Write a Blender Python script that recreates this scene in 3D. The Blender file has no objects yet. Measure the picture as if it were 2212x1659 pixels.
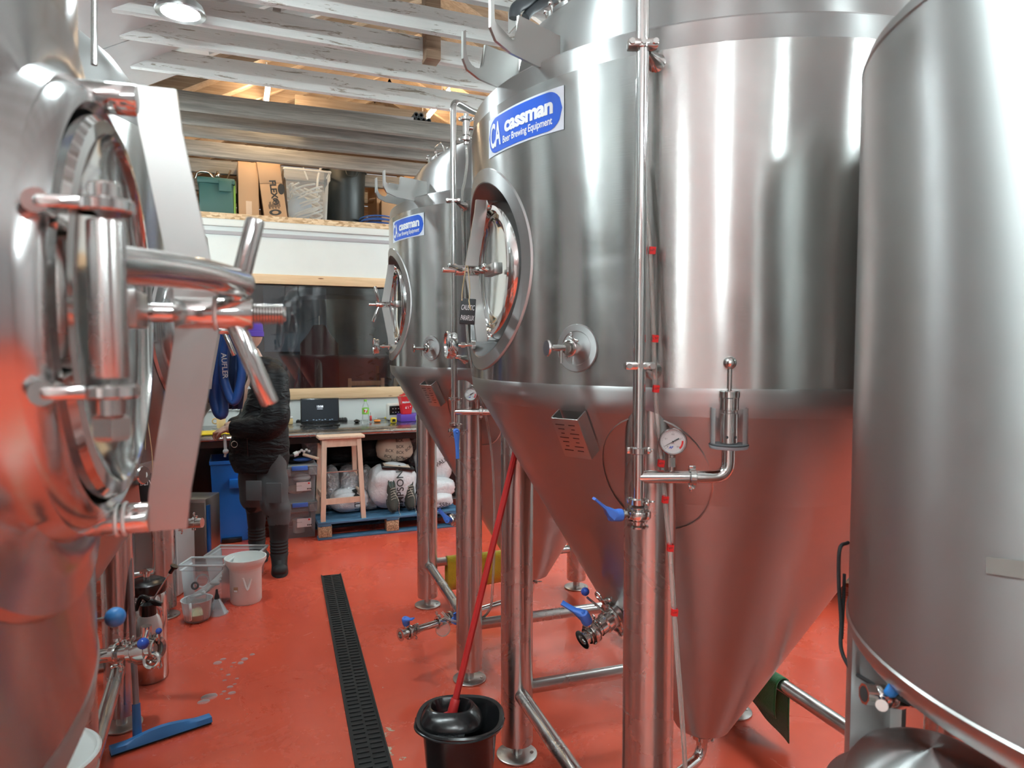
import bpy, bmesh, math, random
from mathutils import Vector, Matrix, noise
random.seed(7)
PI = math.pi
V3 = Vector
C = bpy.context.scene.collection

# ------------------------------------------------------------------ camera
F, HOR, EYE, YAW = 1480.0, 752.5, 1.5, math.radians(22)
PITCH = math.atan((829.5 - HOR) / F)
cam_d = bpy.data.cameras.new('camera')
cam_d.sensor_width = 36.0
cam_d.lens = F / 2212 * 36.0
cam_d.clip_start = 0.02
cam_d.dof.use_dof = True
cam_d.dof.focus_distance = 2.6
cam_d.dof.aperture_fstop = 7.0
cam = bpy.data.objects.new('camera', cam_d)
C.objects.link(cam)
cam.location = (0, 0, EYE)
cam.rotation_euler = (PI / 2 - PITCH, 0, -YAW)
bpy.context.scene.camera = cam

# ------------------------------------------------------------------ world, view
wd = bpy.data.worlds.new('world')
bpy.context.scene.world = wd
wd.use_nodes = True
wd.node_tree.nodes['Background'].inputs[0].default_value = (0.75, 0.8, 0.85, 1)
wd.node_tree.nodes['Background'].inputs[1].default_value = 0.5
sc = bpy.context.scene
sc.view_settings.view_transform = 'Standard'
sc.view_settings.look = 'None'
sc.view_settings.exposure = 0.4
sc.view_settings.gamma = 1.0
sc.view_settings.use_curve_mapping = False
try:
    sc.cycles.use_denoising = True
    sc.cycles.max_bounces = 12
    sc.cycles.diffuse_bounces = 5
    sc.cycles.glossy_bounces = 6
    sc.cycles.transmission_bounces = 10
    sc.cycles.transparent_max_bounces = 16
    sc.cycles.sample_clamp_indirect = 6.0
    sc.cycles.caustics_reflective = False
    sc.cycles.caustics_refractive = False
except Exception:
    pass

# ------------------------------------------------------------------ where things stand
# u = metres to the right of the photographer, v = metres ahead of them, on the floor
def W2(u, v):
    return (u * math.cos(YAW) + v * math.sin(YAW), -u * math.sin(YAW) + v * math.cos(YAW))
def W(u, v, z=0.0):
    a = W2(u, v)
    return V3((a[0], a[1], z))
_cp, _sp = math.cos(PITCH), math.sin(PITCH)
def ray(x, y):
    a = (x - 1106) / F
    b = (829.5 - y) / F
    return a, _cp + b * _sp, b * _cp - _sp
def G(x, y, z=0.0):               # point seen at x,y lying at height z -> u, v
    a, b, c = ray(x, y)
    t = (z - EYE) / c
    return a * t, b * t
def P(x, y, v):                   # point seen at x,y at distance v ahead -> u, v, z
    a, b, c = ray(x, y)
    t = v / b
    return V3((a * t, v, EYE + c * t))
def PW(x, y, v):
    p = P(x, y, v)
    return W(p.x, p.y, p.z)
def PY(x, y, Y):                  # point seen at x,y lying in the plane Y
    a, b, c = ray(x, y)
    w = W2(a, b)
    t = Y / w[1]
    return V3((w[0] * t, Y, EYE + c * t))
def GW(x, y, z=0.0):
    u, v = G(x, y, z)
    return W(u, v, z)

# ------------------------------------------------------------------ materials
MATS = {}
def mat(name, col, rough=0.5, metal=0.0, **k):
    m = bpy.data.materials.new(name)
    m.use_nodes = True
    b = m.node_tree.nodes['Principled BSDF']
    b.inputs['Base Color'].default_value = (col[0], col[1], col[2], 1)
    b.inputs['Roughness'].default_value = rough
    b.inputs['Metallic'].default_value = metal
    for kk, vv in k.items():
        b.inputs[kk.replace('_', ' ')].default_value = vv
    MATS[name] = m
    return m
def nodes(m):
    return m.node_tree.nodes, m.node_tree.links, m.node_tree.nodes['Principled BSDF']
def coord(m, scale=(1, 1, 1), kind='Object'):
    n, l, b = nodes(m)
    tc = n.new('ShaderNodeTexCoord')
    mp = n.new('ShaderNodeMapping')
    mp.inputs['Scale'].default_value = scale
    l.new(tc.outputs[kind], mp.inputs[0])
    return mp.outputs[0]
def noisetex(m, vec, scale, detail=4, rough=0.5, dist=0.0):
    n, l, b = nodes(m)
    t = n.new('ShaderNodeTexNoise')
    t.inputs['Scale'].default_value = scale
    t.inputs['Detail'].default_value = detail
    t.inputs['Roughness'].default_value = rough
    t.inputs['Distortion'].default_value = dist
    l.new(vec, t.inputs['Vector'])
    return t.outputs['Fac']
def ramp(m, fac, stops):
    n, l, b = nodes(m)
    r = n.new('ShaderNodeValToRGB')
    els = r.color_ramp.elements
    while len(els) < len(stops):
        els.new(0.5)
    for e, (p, c) in zip(els, stops):
        e.position = p
        e.color = (c[0], c[1], c[2], 1) if hasattr(c, '__len__') else (c, c, c, 1)
    l.new(fac, r.inputs[0])
    return r.outputs[0]
def mixc(m, fac, a, b_):
    n, l, b = nodes(m)
    x = n.new('ShaderNodeMix')
    x.data_type = 'RGBA'
    for s, v in ((x.inputs[0], fac), (x.inputs[6], a), (x.inputs[7], b_)):
        if hasattr(v, 'is_linked') or hasattr(v, 'links'):
            l.new(v, s)
        elif hasattr(v, '__len__'):
            s.default_value = (v[0], v[1], v[2], 1)
        else:
            s.default_value = v
    return x.outputs[2]
def bump(m, h, strength=0.2, dist=0.01, prev=None):
    n, l, b = nodes(m)
    x = n.new('ShaderNodeBump')
    x.inputs['Strength'].default_value = strength
    x.inputs['Distance'].default_value = dist
    l.new(h, x.inputs['Height'])
    if prev is not None:
        l.new(prev, x.inputs['Normal'])
    l.new(x.outputs[0], b.inputs['Normal'])
    return x.outputs[0]
def setin(m, name, out):
    n, l, b = nodes(m)
    l.new(out, b.inputs[name])

def steel(name, col=0.62, rough=0.25, aniso=0.0, wave=0.0, brush=(3, 3, 90), bs=0.03, rvar=0.08, tint=(1, 1, 1)):
    m = mat(name, (col * tint[0], col * tint[1], col * tint[2]), rough, 1.0)
    v = coord(m, brush)
    f = noisetex(m, v, 6.0, 6, 0.6)
    v2 = coord(m, (1, 1, 1))
    g = noisetex(m, v2, 5.0, 5, 0.6, 0.8)
    n, l, b = nodes(m)
    setin(m, 'Roughness', ramp(m, g, [(0.3, max(0.02, rough - rvar)), (0.72, rough + rvar)]))
    nb = bump(m, f, bs, 0.002)
    if wave:
        g2 = noisetex(m, coord(m, (1, 1, 0.35)), 4.5, 1.0, 0.4)
        bump(m, g2, wave, 0.02, nb)
    if aniso:
        b.inputs['Anisotropic'].default_value = aniso
        b.inputs['Anisotropic Rotation'].default_value = 0.25
        t = n.new('ShaderNodeTangent')
        t.direction_type = 'RADIAL'
        t.axis = 'Z'
        l.new(t.outputs[0], b.inputs['Tangent'])
    return m
steel('vessel_steel', 0.46, 0.40, 0.9, 0.02, (3, 3, 120), 0.06, 0.04, (1, 1, .98))
steel('neck_steel', 0.58, 0.20, 0.0, 0.02, (5, 5, 30), 0.01, 0.04)
steel('shell_steel', 0.51, 0.21, 0.95, 0.035, (3, 3, 90), 0.04, 0.05, (1, .995, .97))
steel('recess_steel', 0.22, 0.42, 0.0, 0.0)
steel('cone_steel', 0.48, 0.34, 0.85, 0.06, (4, 4, 60), 0.04, 0.02, (1, .99, .98))
steel('satin_steel', 0.50, 0.44, 0.95, 0.02, (3, 3, 120), 0.06, 0.08, (1, 1, .99))
steel('leg_steel', 0.56, 0.27, 0.7, 0.0, (2, 2, 160), 0.04, 0.015, (1, .985, .96))
steel('polished_steel', 0.66, 0.10, 0.0, 0.03, (5, 5, 30), 0.01, 0.04, (1, .99, .97))
steel('fitting_steel', 0.62, 0.14, 0.0, 0.0, (20, 20, 60), 0.02, 0.05, (1, .98, .95))
steel('plate_steel', 0.55, 0.32, 0.0, 0.0, (30, 4, 4), 0.04, 0.03, (1, .99, .96))
steel('worktop_steel', 0.42, 0.25, 0.0, 0.04, (30, 4, 4), 0.05, 0.12)
mat('dark_recess', (0.03, 0.03, 0.03), 0.6)

m = mat('floor_paint', (0.46, 0.06, 0.03), 0.22, 0.0)
v = coord(m)
big = noisetex(m, v, 1.3, 5, 0.6, 0.5)
fine = noisetex(m, v, 22, 6, 0.65, 0.3)
c1 = ramp(m, big, [(0.3, (0.62, 0.082, 0.044)), (0.7, (0.76, 0.108, 0.056))])
chip = noisetex(m, coord(m, (1, 1, 1)), 9.0, 8, 0.7, 0.2)
n, l, b = nodes(m)
# worn, chipped paint beside the drain
tc = n.new('ShaderNodeTexCoord'); sx = n.new('ShaderNodeSeparateXYZ'); l.new(tc.outputs['Object'], sx.inputs[0])
def mth(op, a, b2=None):
    q = n.new('ShaderNodeMath'); q.operation = op
    for i, x in enumerate((a, b2)):
        if x is None: continue
        if hasattr(x, 'links'): l.new(x, q.inputs[i])
        else: q.inputs[i].default_value = x
    return q.outputs[0]
dd = mth('ABSOLUTE', mth('SUBTRACT', sx.outputs[0], 0.50))
near = mth('SUBTRACT', 0.30, mth('MULTIPLY', dd, 1.55))
near = mth('MULTIPLY', mth('MAXIMUM', near, 0.0), mth('LESS_THAN', sx.outputs[1], 4.2))
ny = mth('MAXIMUM', mth('MULTIPLY', mth('SUBTRACT', 3.6, sx.outputs[1]), 0.16), 0.0)
cf = mth('ADD', chip, mth('MULTIPLY', near, mth('ADD', ny, 0.42)))
cm = ramp(m, cf, [(0.742, 0.0), (0.752, 1.0)])
spk = noisetex(m, coord(m, (1, 1.3, 1)), 34, 2, 0.5)
sm = ramp(m, spk, [(0.792, 0.0), (0.80, 1.0)])
cm2 = mth('MAXIMUM', cm, sm)
c2 = mixc(m, cm2, c1, (0.50, 0.44, 0.33))
setin(m, 'Base Color', c2)
setin(m, 'Roughness', ramp(m, noisetex(m, v, 2.6, 6, 0.7, 1.0), [(0.3, 0.13), (0.7, 0.36)]))
nb = bump(m, fine, 0.10, 0.002)
bump(m, noisetex(m, v, 3.5, 3, 0.5), 0.12, 0.02, nb)

def paint(name, col, rough=0.5, var=0.06, sc_=3.0, bs=0.05):
    m = mat(name, col, rough)
    f = noisetex(m, coord(m), sc_, 5, 0.6)
    lo = tuple(max(0, x * (1 - var)) for x in col); hi = tuple(min(1, x * (1 + var)) for x in col)
    setin(m, 'Base Color', ramp(m, f, [(0.3, lo), (0.7, hi)]))
    bump(m, noisetex(m, coord(m), 60, 3), bs, 0.002)
    return m
paint('white_wall', (0.74, 0.77, 0.75), 0.45, 0.03)
paint('block_wall', (0.30, 0.31, 0.31), 0.7, 0.15, 1.2)
paint('side_wall', (0.50, 0.52, 0.52), 0.6, 0.08, 1.2)
paint('white_board', (0.78, 0.80, 0.80), 0.6, 0.05)
paint('grey_trim', (0.42, 0.40, 0.42), 0.5, 0.05)
paint('roof_board', (0.38, 0.37, 0.36), 0.7, 0.12)
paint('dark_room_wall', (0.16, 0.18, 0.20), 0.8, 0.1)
# old painted timber with worn patches
m = mat('worn_white_timber', (0.62, 0.61, 0.58), 0.65)
f = noisetex(m, coord(m, (1.6, 9, 14)), 2.2, 9, 0.75, 0.6)
grain = noisetex(m, coord(m, (1.0, 30, 30)), 3, 5, 0.6)
wood = ramp(m, grain, [(0.3, (0.30, 0.26, 0.21)), (0.7, (0.45, 0.40, 0.34))])
pt = ramp(m, grain, [(0.3, (0.78, 0.79, 0.77)), (0.7, (0.86, 0.86, 0.84))])
setin(m, 'Base Color', mixc(m, ramp(m, f, [(0.575, 0.0), (0.60, 1.0)]), pt, wood))
bump(m, f, 0.25, 0.006)
def timber(name, lo, hi, rough=0.6, sc_=(1.0, 24, 24), knots=False, bs=0.15):
    m = mat(name, hi, rough)
    g = noisetex(m, coord(m, sc_), 2.6, 6, 0.62, 0.8)
    c = ramp(m, g, [(0.3, lo), (0.7, hi)])
    if knots:
        n, l, b = nodes(m)
        vt = n.new('ShaderNodeTexVoronoi'); vt.inputs['Scale'].default_value = 4.0
        l.new(coord(m, (0.9, 4, 4)), vt.inputs['Vector'])
        c = mixc(m, ramp(m, vt.outputs['Distance'], [(0.07, 1.0), (0.12, 0.0)]), c, (0.22, 0.08, 0.03))
    setin(m, 'Base Color', c)
    bump(m, g, bs, 0.003)
    return m
timber('grey_timber', (0.15, 0.14, 0.13), (0.33, 0.31, 0.28), 0.8)
timber('brown_timber', (0.20, 0.12, 0.07), (0.38, 0.25, 0.17), 0.75)
timber('roof_timber', (0.30, 0.21, 0.14), (0.52, 0.40, 0.29), 0.75)
timber('pine', (0.66, 0.43, 0.24), (0.80, 0.57, 0.35), 0.4, (1.0, 18, 18), True, 0.03)
timber('pine_z', (0.58, 0.36, 0.19), (0.72, 0.50, 0.30), 0.4, (18, 18, 1.0), False, 0.03)
timber('stool_wood', (0.66, 0.45, 0.32), (0.80, 0.60, 0.46), 0.45, (12, 12, 1.6), False, 0.02)
timber('blue_pallet_wood', (0.03, 0.09, 0.17), (0.09, 0.24, 0.40), 0.7, (2, 20, 20))
timber('old_pallet_wood', (0.13, 0.11, 0.07), (0.30, 0.26, 0.18), 0.8, (2, 20, 20))
m = mat('strand_board', (0.6, 0.42, 0.25), 0.7)
n, l, b = nodes(m)
vt = n.new('ShaderNodeTexVoronoi'); vt.inputs['Scale'].default_value = 26
l.new(coord(m, (1, 2.0, 2.6)), vt.inputs['Vector'])
setin(m, 'Base Color', ramp(m, vt.outputs['Color'], [(0.15, (0.42, 0.27, 0.14)), (0.5, (0.66, 0.48, 0.30)), (0.85, (0.80, 0.64, 0.44))]))
bump(m, vt.outputs['Distance'], 0.3, 0.004)
m = mat('chip_block', (0.6, 0.42, 0.25), 0.85)
setin(m, 'Base Color', ramp(m, noisetex(m, coord(m), 90, 3), [(0.35, (0.22, 0.15, 0.08)), (0.65, (0.62, 0.48, 0.30))]))

def plain(name, col, rough=0.4, metal=0.0, **k):
    return mat(name, col, rough, metal, **k)
plain('blue_plastic', (0.07, 0.22, 0.78), 0.35)
plain('blue_ball', (0.03, 0.10, 0.50), 0.12)
plain('blue_bin', (0.012, 0.17, 0.62), 0.35)
plain('squeegee_blue', (0.04, 0.20, 0.50), 0.4)
plain('red_plastic', (0.55, 0.03, 0.03), 0.3)
plain('red_tape', (0.85, 0.03, 0.03), 0.5)
plain('black_plastic', (0.012, 0.012, 0.013), 0.22)
plain('black_rubber', (0.013, 0.013, 0.014), 0.7)
plain('tape_film', (0.24, 0.24, 0.22), 0.45)

plain('black_cloth', (0.006, 0.006, 0.007), 0.8, 0.0, Specular_IOR_Level=0.25)
plain('drain_black', (0.012, 0.012, 0.012), 0.75)
plain('white_plastic', (0.82, 0.83, 0.80), 0.35)
plain('grey_plastic', (0.30, 0.32, 0.34), 0.5)
plain('dial_white', (0.80, 0.82, 0.82), 0.3)
plain('white_print', (0.85, 0.87, 0.88), 0.5)
plain('black_print', (0.02, 0.02, 0.02), 0.5)
plain('sticker_blue', (0.02, 0.11, 0.62), 0.3)
plain('sticker_white', (0.75, 0.80, 0.88), 0.3)
plain('slate', (0.02, 0.022, 0.024), 0.6)
plain('twine', (0.55, 0.42, 0.24), 0.9)
plain('green_bin', (0.035, 0.11, 0.105), 0.45)
plain('card', (0.42, 0.27, 0.16), 0.75)
plain('dark_bin', (0.012, 0.018, 0.02), 0.4)
plain('foil', (0.62, 0.62, 0.64), 0.2, 1.0)
plain('tan_fabric', (0.55, 0.43, 0.33), 0.85)
plain('skin', (0.60, 0.36, 0.27), 0.5, 0.0, Subsurface_Weight=0.1)
plain('grey_trouser', (0.085, 0.088, 0.092), 0.85)
plain('purple_knit', (0.10, 0.05, 0.35), 0.9)
plain('shoe_dark', (0.05, 0.055, 0.045), 0.7)
plain('shoe_sole', (0.03, 0.03, 0.028), 0.7)
plain('teal_lining', (0.03, 0.18, 0.19), 0.8)
plain('lace', (0.55, 0.5, 0.42), 0.8)
plain('yellow_plastic', (0.75, 0.55, 0.02), 0.4)
plain('orange_plastic', (0.8, 0.25, 0.02), 0.4)
plain('bottle_green', (0.30, 0.65, 0.10), 0.35)
plain('purple_card', (0.14, 0.06, 0.42), 0.4)
plain('red_card', (0.72, 0.02, 0.03), 0.35)
plain('amber_plastic', (0.80, 0.58, 0.28), 0.3)
plain('screen_dark', (0.008, 0.011, 0.018), 0.3, 0.0, Specular_IOR_Level=0.15)
plain('pale_liquid', (0.72, 0.74, 0.45), 0.1)
plain('blue_hose', (0.02, 0.08, 0.30), 0.45)
plain('grey_hose', (0.08, 0.09, 0.10), 0.5)
plain('pale_blue_grey', (0.30, 0.42, 0.55), 0.5)
plain('dark_red_cloth', (0.08, 0.012, 0.02), 0.8)
def clearmat(name, col, rough, base, ior=1.5, sheen=1.0):
    m = mat(name, col, rough)
    n, l, b = nodes(m)
    out = n['Material Output']
    tr = n.new('ShaderNodeBsdfTransparent')
    tr.inputs[0].default_value = tuple(1 - (1 - c) * .25 for c in col) + (1,)
    fr = n.new('ShaderNodeFresnel'); fr.inputs[0].default_value = ior
    ad = n.new('ShaderNodeMath'); ad.operation = 'MULTIPLY_ADD'; ad.use_clamp = True
    l.new(fr.outputs[0], ad.inputs[0]); ad.inputs[1].default_value = sheen; ad.inputs[2].default_value = base
    mx = n.new('ShaderNodeMixShader')
    l.new(ad.outputs[0], mx.inputs[0]); l.new(tr.outputs[0], mx.inputs[1]); l.new(b.outputs[0], mx.inputs[2])
    l.new(mx.outputs[0], out.inputs[0])
    return m
clearmat('glass_clear', (.9, .93, .93), .03, .01, 1.3, .6)
clearmat('water', (.75, .75, .75), .02, .0, 1.9, 2.0)
clearmat('tube_clear', (.90, .87, .82), .08, .22, 1.5, 1.0)
clearmat('clear_box', (.80, .84, .86), .2, .20, 1.45)
clearmat('milky_plastic', (.82, .85, .85), .3, .62, 1.4)
m = clearmat('window_glass', (.9, .92, .92), .01, .0, 2.0, 1.0)
g = m.node_tree.nodes.new('ShaderNodeBsdfGlossy'); g.inputs['Roughness'].default_value = .01
for l_ in list(m.node_tree.links):
    if l_.to_node.type == 'MIX_SHADER' and l_.from_node.type == 'BSDF_PRINCIPLED': m.node_tree.links.remove(l_)
mx_ = [q for q in m.node_tree.nodes if q.type == 'MIX_SHADER'][0]
m.node_tree.links.new(g.outputs[0], mx_.inputs[2])
def fabric(name, lo, hi, sc_=160, bs=0.8):
    m = mat(name, hi, 0.95, 0.0, Sheen_Weight=0.4)
    f = noisetex(m, coord(m), sc_, 3, 0.6)
    g = noisetex(m, coord(m), 12, 4, 0.6)
    setin(m, 'Base Color', ramp(m, g, [(0.3, lo), (0.7, hi)]))
    bump(m, f, bs, 0.004)
fabric('yellow_cloth', (0.42, 0.30, 0.01), (0.62, 0.46, 0.02))
fabric('green_cloth', (0.012, 0.13, 0.03), (0.02, 0.20, 0.05), 260)
# woven malt sacks: white film with faint creases
m = mat('sack_white', (0.72, 0.73, 0.75), 0.38)
bump(m, noisetex(m, coord(m), 14, 5, 0.6, 1.5), 0.5, 0.02)
m = mat('silver_bag', (0.55, 0.55, 0.57), 0.25, 0.9)
bump(m, noisetex(m, coord(m), 22, 4, 0.7, 2.0), 0.9, 0.03)
def emit(name, col, s):
    m = mat(name, (0.9, 0.9, 0.9), 0.5)
    b = m.node_tree.nodes['Principled BSDF']
    b.inputs['Emission Color'].default_value = (col[0], col[1], col[2], 1)
    b.inputs['Emission Strength'].default_value = s
    return m
emit('lamp_cool', (0.84, 0.96, 1.0), 300.0)
emit('lamp_tube', (0.82, 0.96, 0.98), 145.0)
emit('lamp_warm', (1.0, 0.74, 0.45), 60.0)
emit('dim_fill', (0.8, 0.9, 1.0), 3.0)
emit('screen_text', (0.75, 0.85, 1.0), 0.9)

# ------------------------------------------------------------------ mesh helpers
def frame(o, z, xh=(0, 0, 1)):
    z = V3(z).normalized()
    x = V3(xh) - z * V3(xh).dot(z)
    if x.length < 1e-4:
        x = V3((1, 0, 0)) - z * z.x
        if x.length < 1e-3:
            x = V3((0, 1, 0)) - z * z.y
    x.normalize()
    y = z.cross(x)
    M = Matrix((x, y, z)).transposed().to_4x4()
    M.translation = V3(o)
    return M
def T(x, y, z):
    return Matrix.Translation((x, y, z))
def RZ(a): return Matrix.Rotation(a, 4, 'Z')
def RX(a): return Matrix.Rotation(a, 4, 'X')
def RY(a): return Matrix.Rotation(a, 4, 'Y')
I4 = Matrix.Identity(4)

class MB:
    def __init__(self):
        self.bm = bmesh.new()
    def box(self, c, s, M=I4, bev=0.0, segs=2):
        tmp = bmesh.new()
        bmesh.ops.create_cube(tmp, size=1)
        for v in tmp.verts:
            v.co = V3((v.co.x * s[0], v.co.y * s[1], v.co.z * s[2]))
        if bev:
            bmesh.ops.bevel(tmp, geom=tmp.edges[:], offset=bev, segments=segs, affect='EDGES', profile=0.5)
        self._add(tmp, M @ Matrix.Translation(c))
        return self
    def _add(self, tmp, M):
        mp = {}
        for v in tmp.verts:
            mp[v] = self.bm.verts.new(M @ v.co)
        for f in tmp.faces:
            try:
                nf = self.bm.faces.new([mp[v] for v in f.verts])
                nf.material_index = f.material_index
            except ValueError:
                pass
        tmp.free()
    def rings(self, rings, closed=True, cap0=True, cap1=True, loop=False):
        vs = [[self.bm.verts.new(p) for p in r] for r in rings]
        n = len(vs[0])
        m = len(vs)
        for i in range(m if loop else m - 1):
            a, b = vs[i], vs[(i + 1) % m]
            for j in range(n if closed else n - 1):
                k = (j + 1) % n
                try:
                    self.bm.faces.new((a[j], a[k], b[k], b[j]))
                except ValueError:
                    pass
        if closed and not loop:
            if cap0 and n > 2: self.bm.faces.new(list(reversed(vs[0])))
            if cap1 and n > 2: self.bm.faces.new(vs[-1])
        return self
    def lathe(self, prof, seg=32, M=I4, cap0=False, cap1=False, sx=1.0, sy=1.0):
        rs = []
        for r, z in prof:
            r = max(r, 1e-5)
            rs.append([M @ V3((r * sx * math.cos(2 * PI * i / seg), r * sy * math.sin(2 * PI * i / seg), z)) for i in range(seg)])
        return self.rings(rs, True, cap0, cap1)
    def cyl(self, a, b, r, r2=None, seg=24, caps=True):
        a, b = V3(a), V3(b)
        M = frame(a, b - a, (0.3, 0.9, 0.1))
        h = (b - a).length
        return self.lathe([(r, 0), (r if r2 is None else r2, h)], seg, M, caps, caps)
    def bcyl(self, a, b, r, bev=0.002, seg=24):      # cylinder with rounded ends
        a, b = V3(a), V3(b)
        M = frame(a, b - a, (0.3, 0.9, 0.1)); h = (b - a).length
        pr = [(0.0, 0), (r - bev, 0), (r - bev * .3, bev * .3), (r, bev), (r, h - bev), (r - bev * .3, h - bev * .3), (r - bev, h), (0, h)]
        return self.lathe(pr, seg, M)
    def tube(self, pts, r, seg=16, caps=True, loop=False):
        pts = [V3(p) for p in pts]
        n = len(pts)
        rad = r if hasattr(r, '__len__') else [r] * n
        tg = []
        for i in range(n):
            if loop:
                t = pts[(i + 1) % n] - pts[i - 1]
            else:
                t = pts[min(i + 1, n - 1)] - pts[max(i - 1, 0)]
            tg.append(t.normalized())
        up = V3((0, 0, 1)) if abs(tg[0].z) < 0.9 else V3((1, 0, 0))
        x = (up - tg[0] * up.dot(tg[0])).normalized()
        rs = []
        for i in range(n):
            x = (x - tg[i] * x.dot(tg[i])).normalized()
            y = tg[i].cross(x)
            rs.append([pts[i] + (x * math.cos(2 * PI * j / seg) + y * math.sin(2 * PI * j / seg)) * rad[i] for j in range(seg)])
        return self.rings(rs, True, caps, caps, loop)
    def sphere(self, c, r, s=(1, 1, 1), seg=20, M=I4):
        tmp = bmesh.new()
        bmesh.ops.create_uvsphere(tmp, u_segments=seg, v_segments=max(8, seg // 2), radius=r)
        for v in tmp.verts:
            v.co = V3((v.co.x * s[0], v.co.y * s[1], v.co.z * s[2]))
        self._add(tmp, M @ Matrix.Translation(c))
        return self
    def torus(self, R, r, M=I4, seg=40, s2=12):
        pts = []
        rs = []
        for i in range(seg):
            a = 2 * PI * i / seg
            rs.append([M @ V3(((R + r * math.cos(2 * PI * j / s2)) * math.cos(a), (R + r * math.cos(2 * PI * j / s2)) * math.sin(a), r * math.sin(2 * PI * j / s2))) for j in range(s2)])
        return self.rings(rs, True, loop=True)
    def prism(self, poly, h, M=I4, z0=0.0):
        a = [self.bm.verts.new(M @ V3((p[0], p[1], z0))) for p in poly]
        b = [self.bm.verts.new(M @ V3((p[0], p[1], z0 + h))) for p in poly]
        n = len(poly)
        self.bm.faces.new(list(reversed(a)))
        self.bm.faces.new(b)
        for i in range(n):
            k = (i + 1) % n
            self.bm.faces.new((a[i], a[k], b[k], b[i]))
        return self
    def face(self, pts):
        self.bm.faces.new([self.bm.verts.new(V3(p)) for p in pts])
        return self
    def mesh(self, vs, fs, M=I4):
        q = [self.bm.verts.new(M @ V3(v)) for v in vs]
        for f in fs:
            try: self.bm.faces.new([q[i] for i in f])
            except ValueError: pass
        return self
    def build(self, name, material, parent=None, smooth=True, angle=38):
        bm = self.bm
        bmesh.ops.recalc_face_normals(bm, faces=bm.faces[:])
        me = bpy.data.meshes.new(name)
        bm.to_mesh(me)
        bm.free()
        mm = MATS[material] if isinstance(material, str) else material
        me.materials.append(mm)
        if smooth:
            for p in me.polygons: p.use_smooth = True
            me.set_sharp_from_angle(angle=math.radians(angle))
        o = bpy.data.objects.new(name, me)
        C.objects.link(o)
        if parent is not None:
            o.parent = parent
        return o

def bend(pts, rad=0.05, n=6):
    """round the corners of a polyline"""
    pts = [V3(p) for p in pts]
    out = [pts[0]]
    for i in range(1, len(pts) - 1):
        a, b, c = pts[i - 1], pts[i], pts[i + 1]
        r = min(rad, (a - b).length * 0.49, (c - b).length * 0.49)
        p, q = b + (a - b).normalized() * r, b + (c - b).normalized() * r
        for k in range(n + 1):
            t = k / n
            out.append(p * (1 - t) ** 2 + b * 2 * t * (1 - t) + q * t * t)
    out.append(pts[-1])
    return out
def spline(pts, n=8):
    pts = [V3(p) for p in pts]
    P_ = [pts[0] * 2 - pts[1]] + pts + [pts[-1] * 2 - pts[-2]]
    out = []
    for i in range(1, len(P_) - 2):
        for k in range(n):
            t = k / n
            a, b, c, d = P_[i - 1], P_[i], P_[i + 1], P_[i + 2]
            out.append(0.5 * ((2 * b) + (c - a) * t + (2 * a - 5 * b + 4 * c - d) * t * t + (3 * b - a - 3 * c + d) * t ** 3))
    out.append(pts[-1])
    return out
def tag(o, label=None, cat=None, group=None, kind=None):
    if label: o['label'] = label
    if cat: o['category'] = cat
    if group: o['group'] = group
    if kind: o['kind'] = kind
    return o
def thing(name, label, cat, loc=(0, 0, 0), rz=0.0, group=None):
    o = bpy.data.objects.new(name, None)
    o.empty_display_size = 0.1
    C.objects.link(o)
    o.location = loc
    o.rotation_euler = (0, 0, rz)
    return tag(o, label, cat, group)
def struct(o):
    o['kind'] = 'structure'
    return o
def copy_tree(o, parent=None):
    c = o.copy()
    C.objects.link(c)
    if parent is not None:
        c.parent = parent
    for ch in [x for x in o.children]:
        copy_tree(ch, c)
    return c
_text_cache = {}
def text_geo(body, size=1.0, ext=0.0, spacing=1.0, shear=0.0, bold=0.0, align='CENTER'):
    cu = bpy.data.curves.new('txt', 'FONT')
    cu.body = body
    cu.size = size
    cu.extrude = ext
    cu.offset = bold
    cu.space_character = spacing
    cu.shear = shear
    cu.align_x = align
    cu.align_y = 'CENTER'
    cu.resolution_u = 4
    ob = bpy.data.objects.new('txt', cu)
    C.objects.link(ob)
    dg = bpy.context.evaluated_depsgraph_get()
    me = bpy.data.meshes.new_from_object(ob.evaluated_get(dg))
    vs = [v.co.copy() for v in me.vertices]
    fs = [tuple(p.vertices) for p in me.polygons]
    bpy.data.objects.remove(ob)
    bpy.data.curves.remove(cu)
    bpy.data.meshes.remove(me)
    return vs, fs
def remeshed(o, vox=0.012, smooth=4):
    m1 = o.modifiers.new('join', 'REMESH')
    m1.mode = 'VOXEL'
    m1.voxel_size = vox
    m1.use_smooth_shade = True
    if smooth:
        m2 = o.modifiers.new('soft', 'SMOOTH')
        m2.iterations = smooth
    return o
# ------------------------------------------------------------------ size of the building
XL, XR, YF, YB, YG = -2.25, 4.3, -5.0, 6.5, 9.2
RIDGE = 1.6
def zr(X):
    return 3.34 + (X + 0.2) * 0.55 if X < RIDGE else 3.34 + (RIDGE + 0.2) * 0.55 - (X - RIDGE) * 0.5
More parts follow.
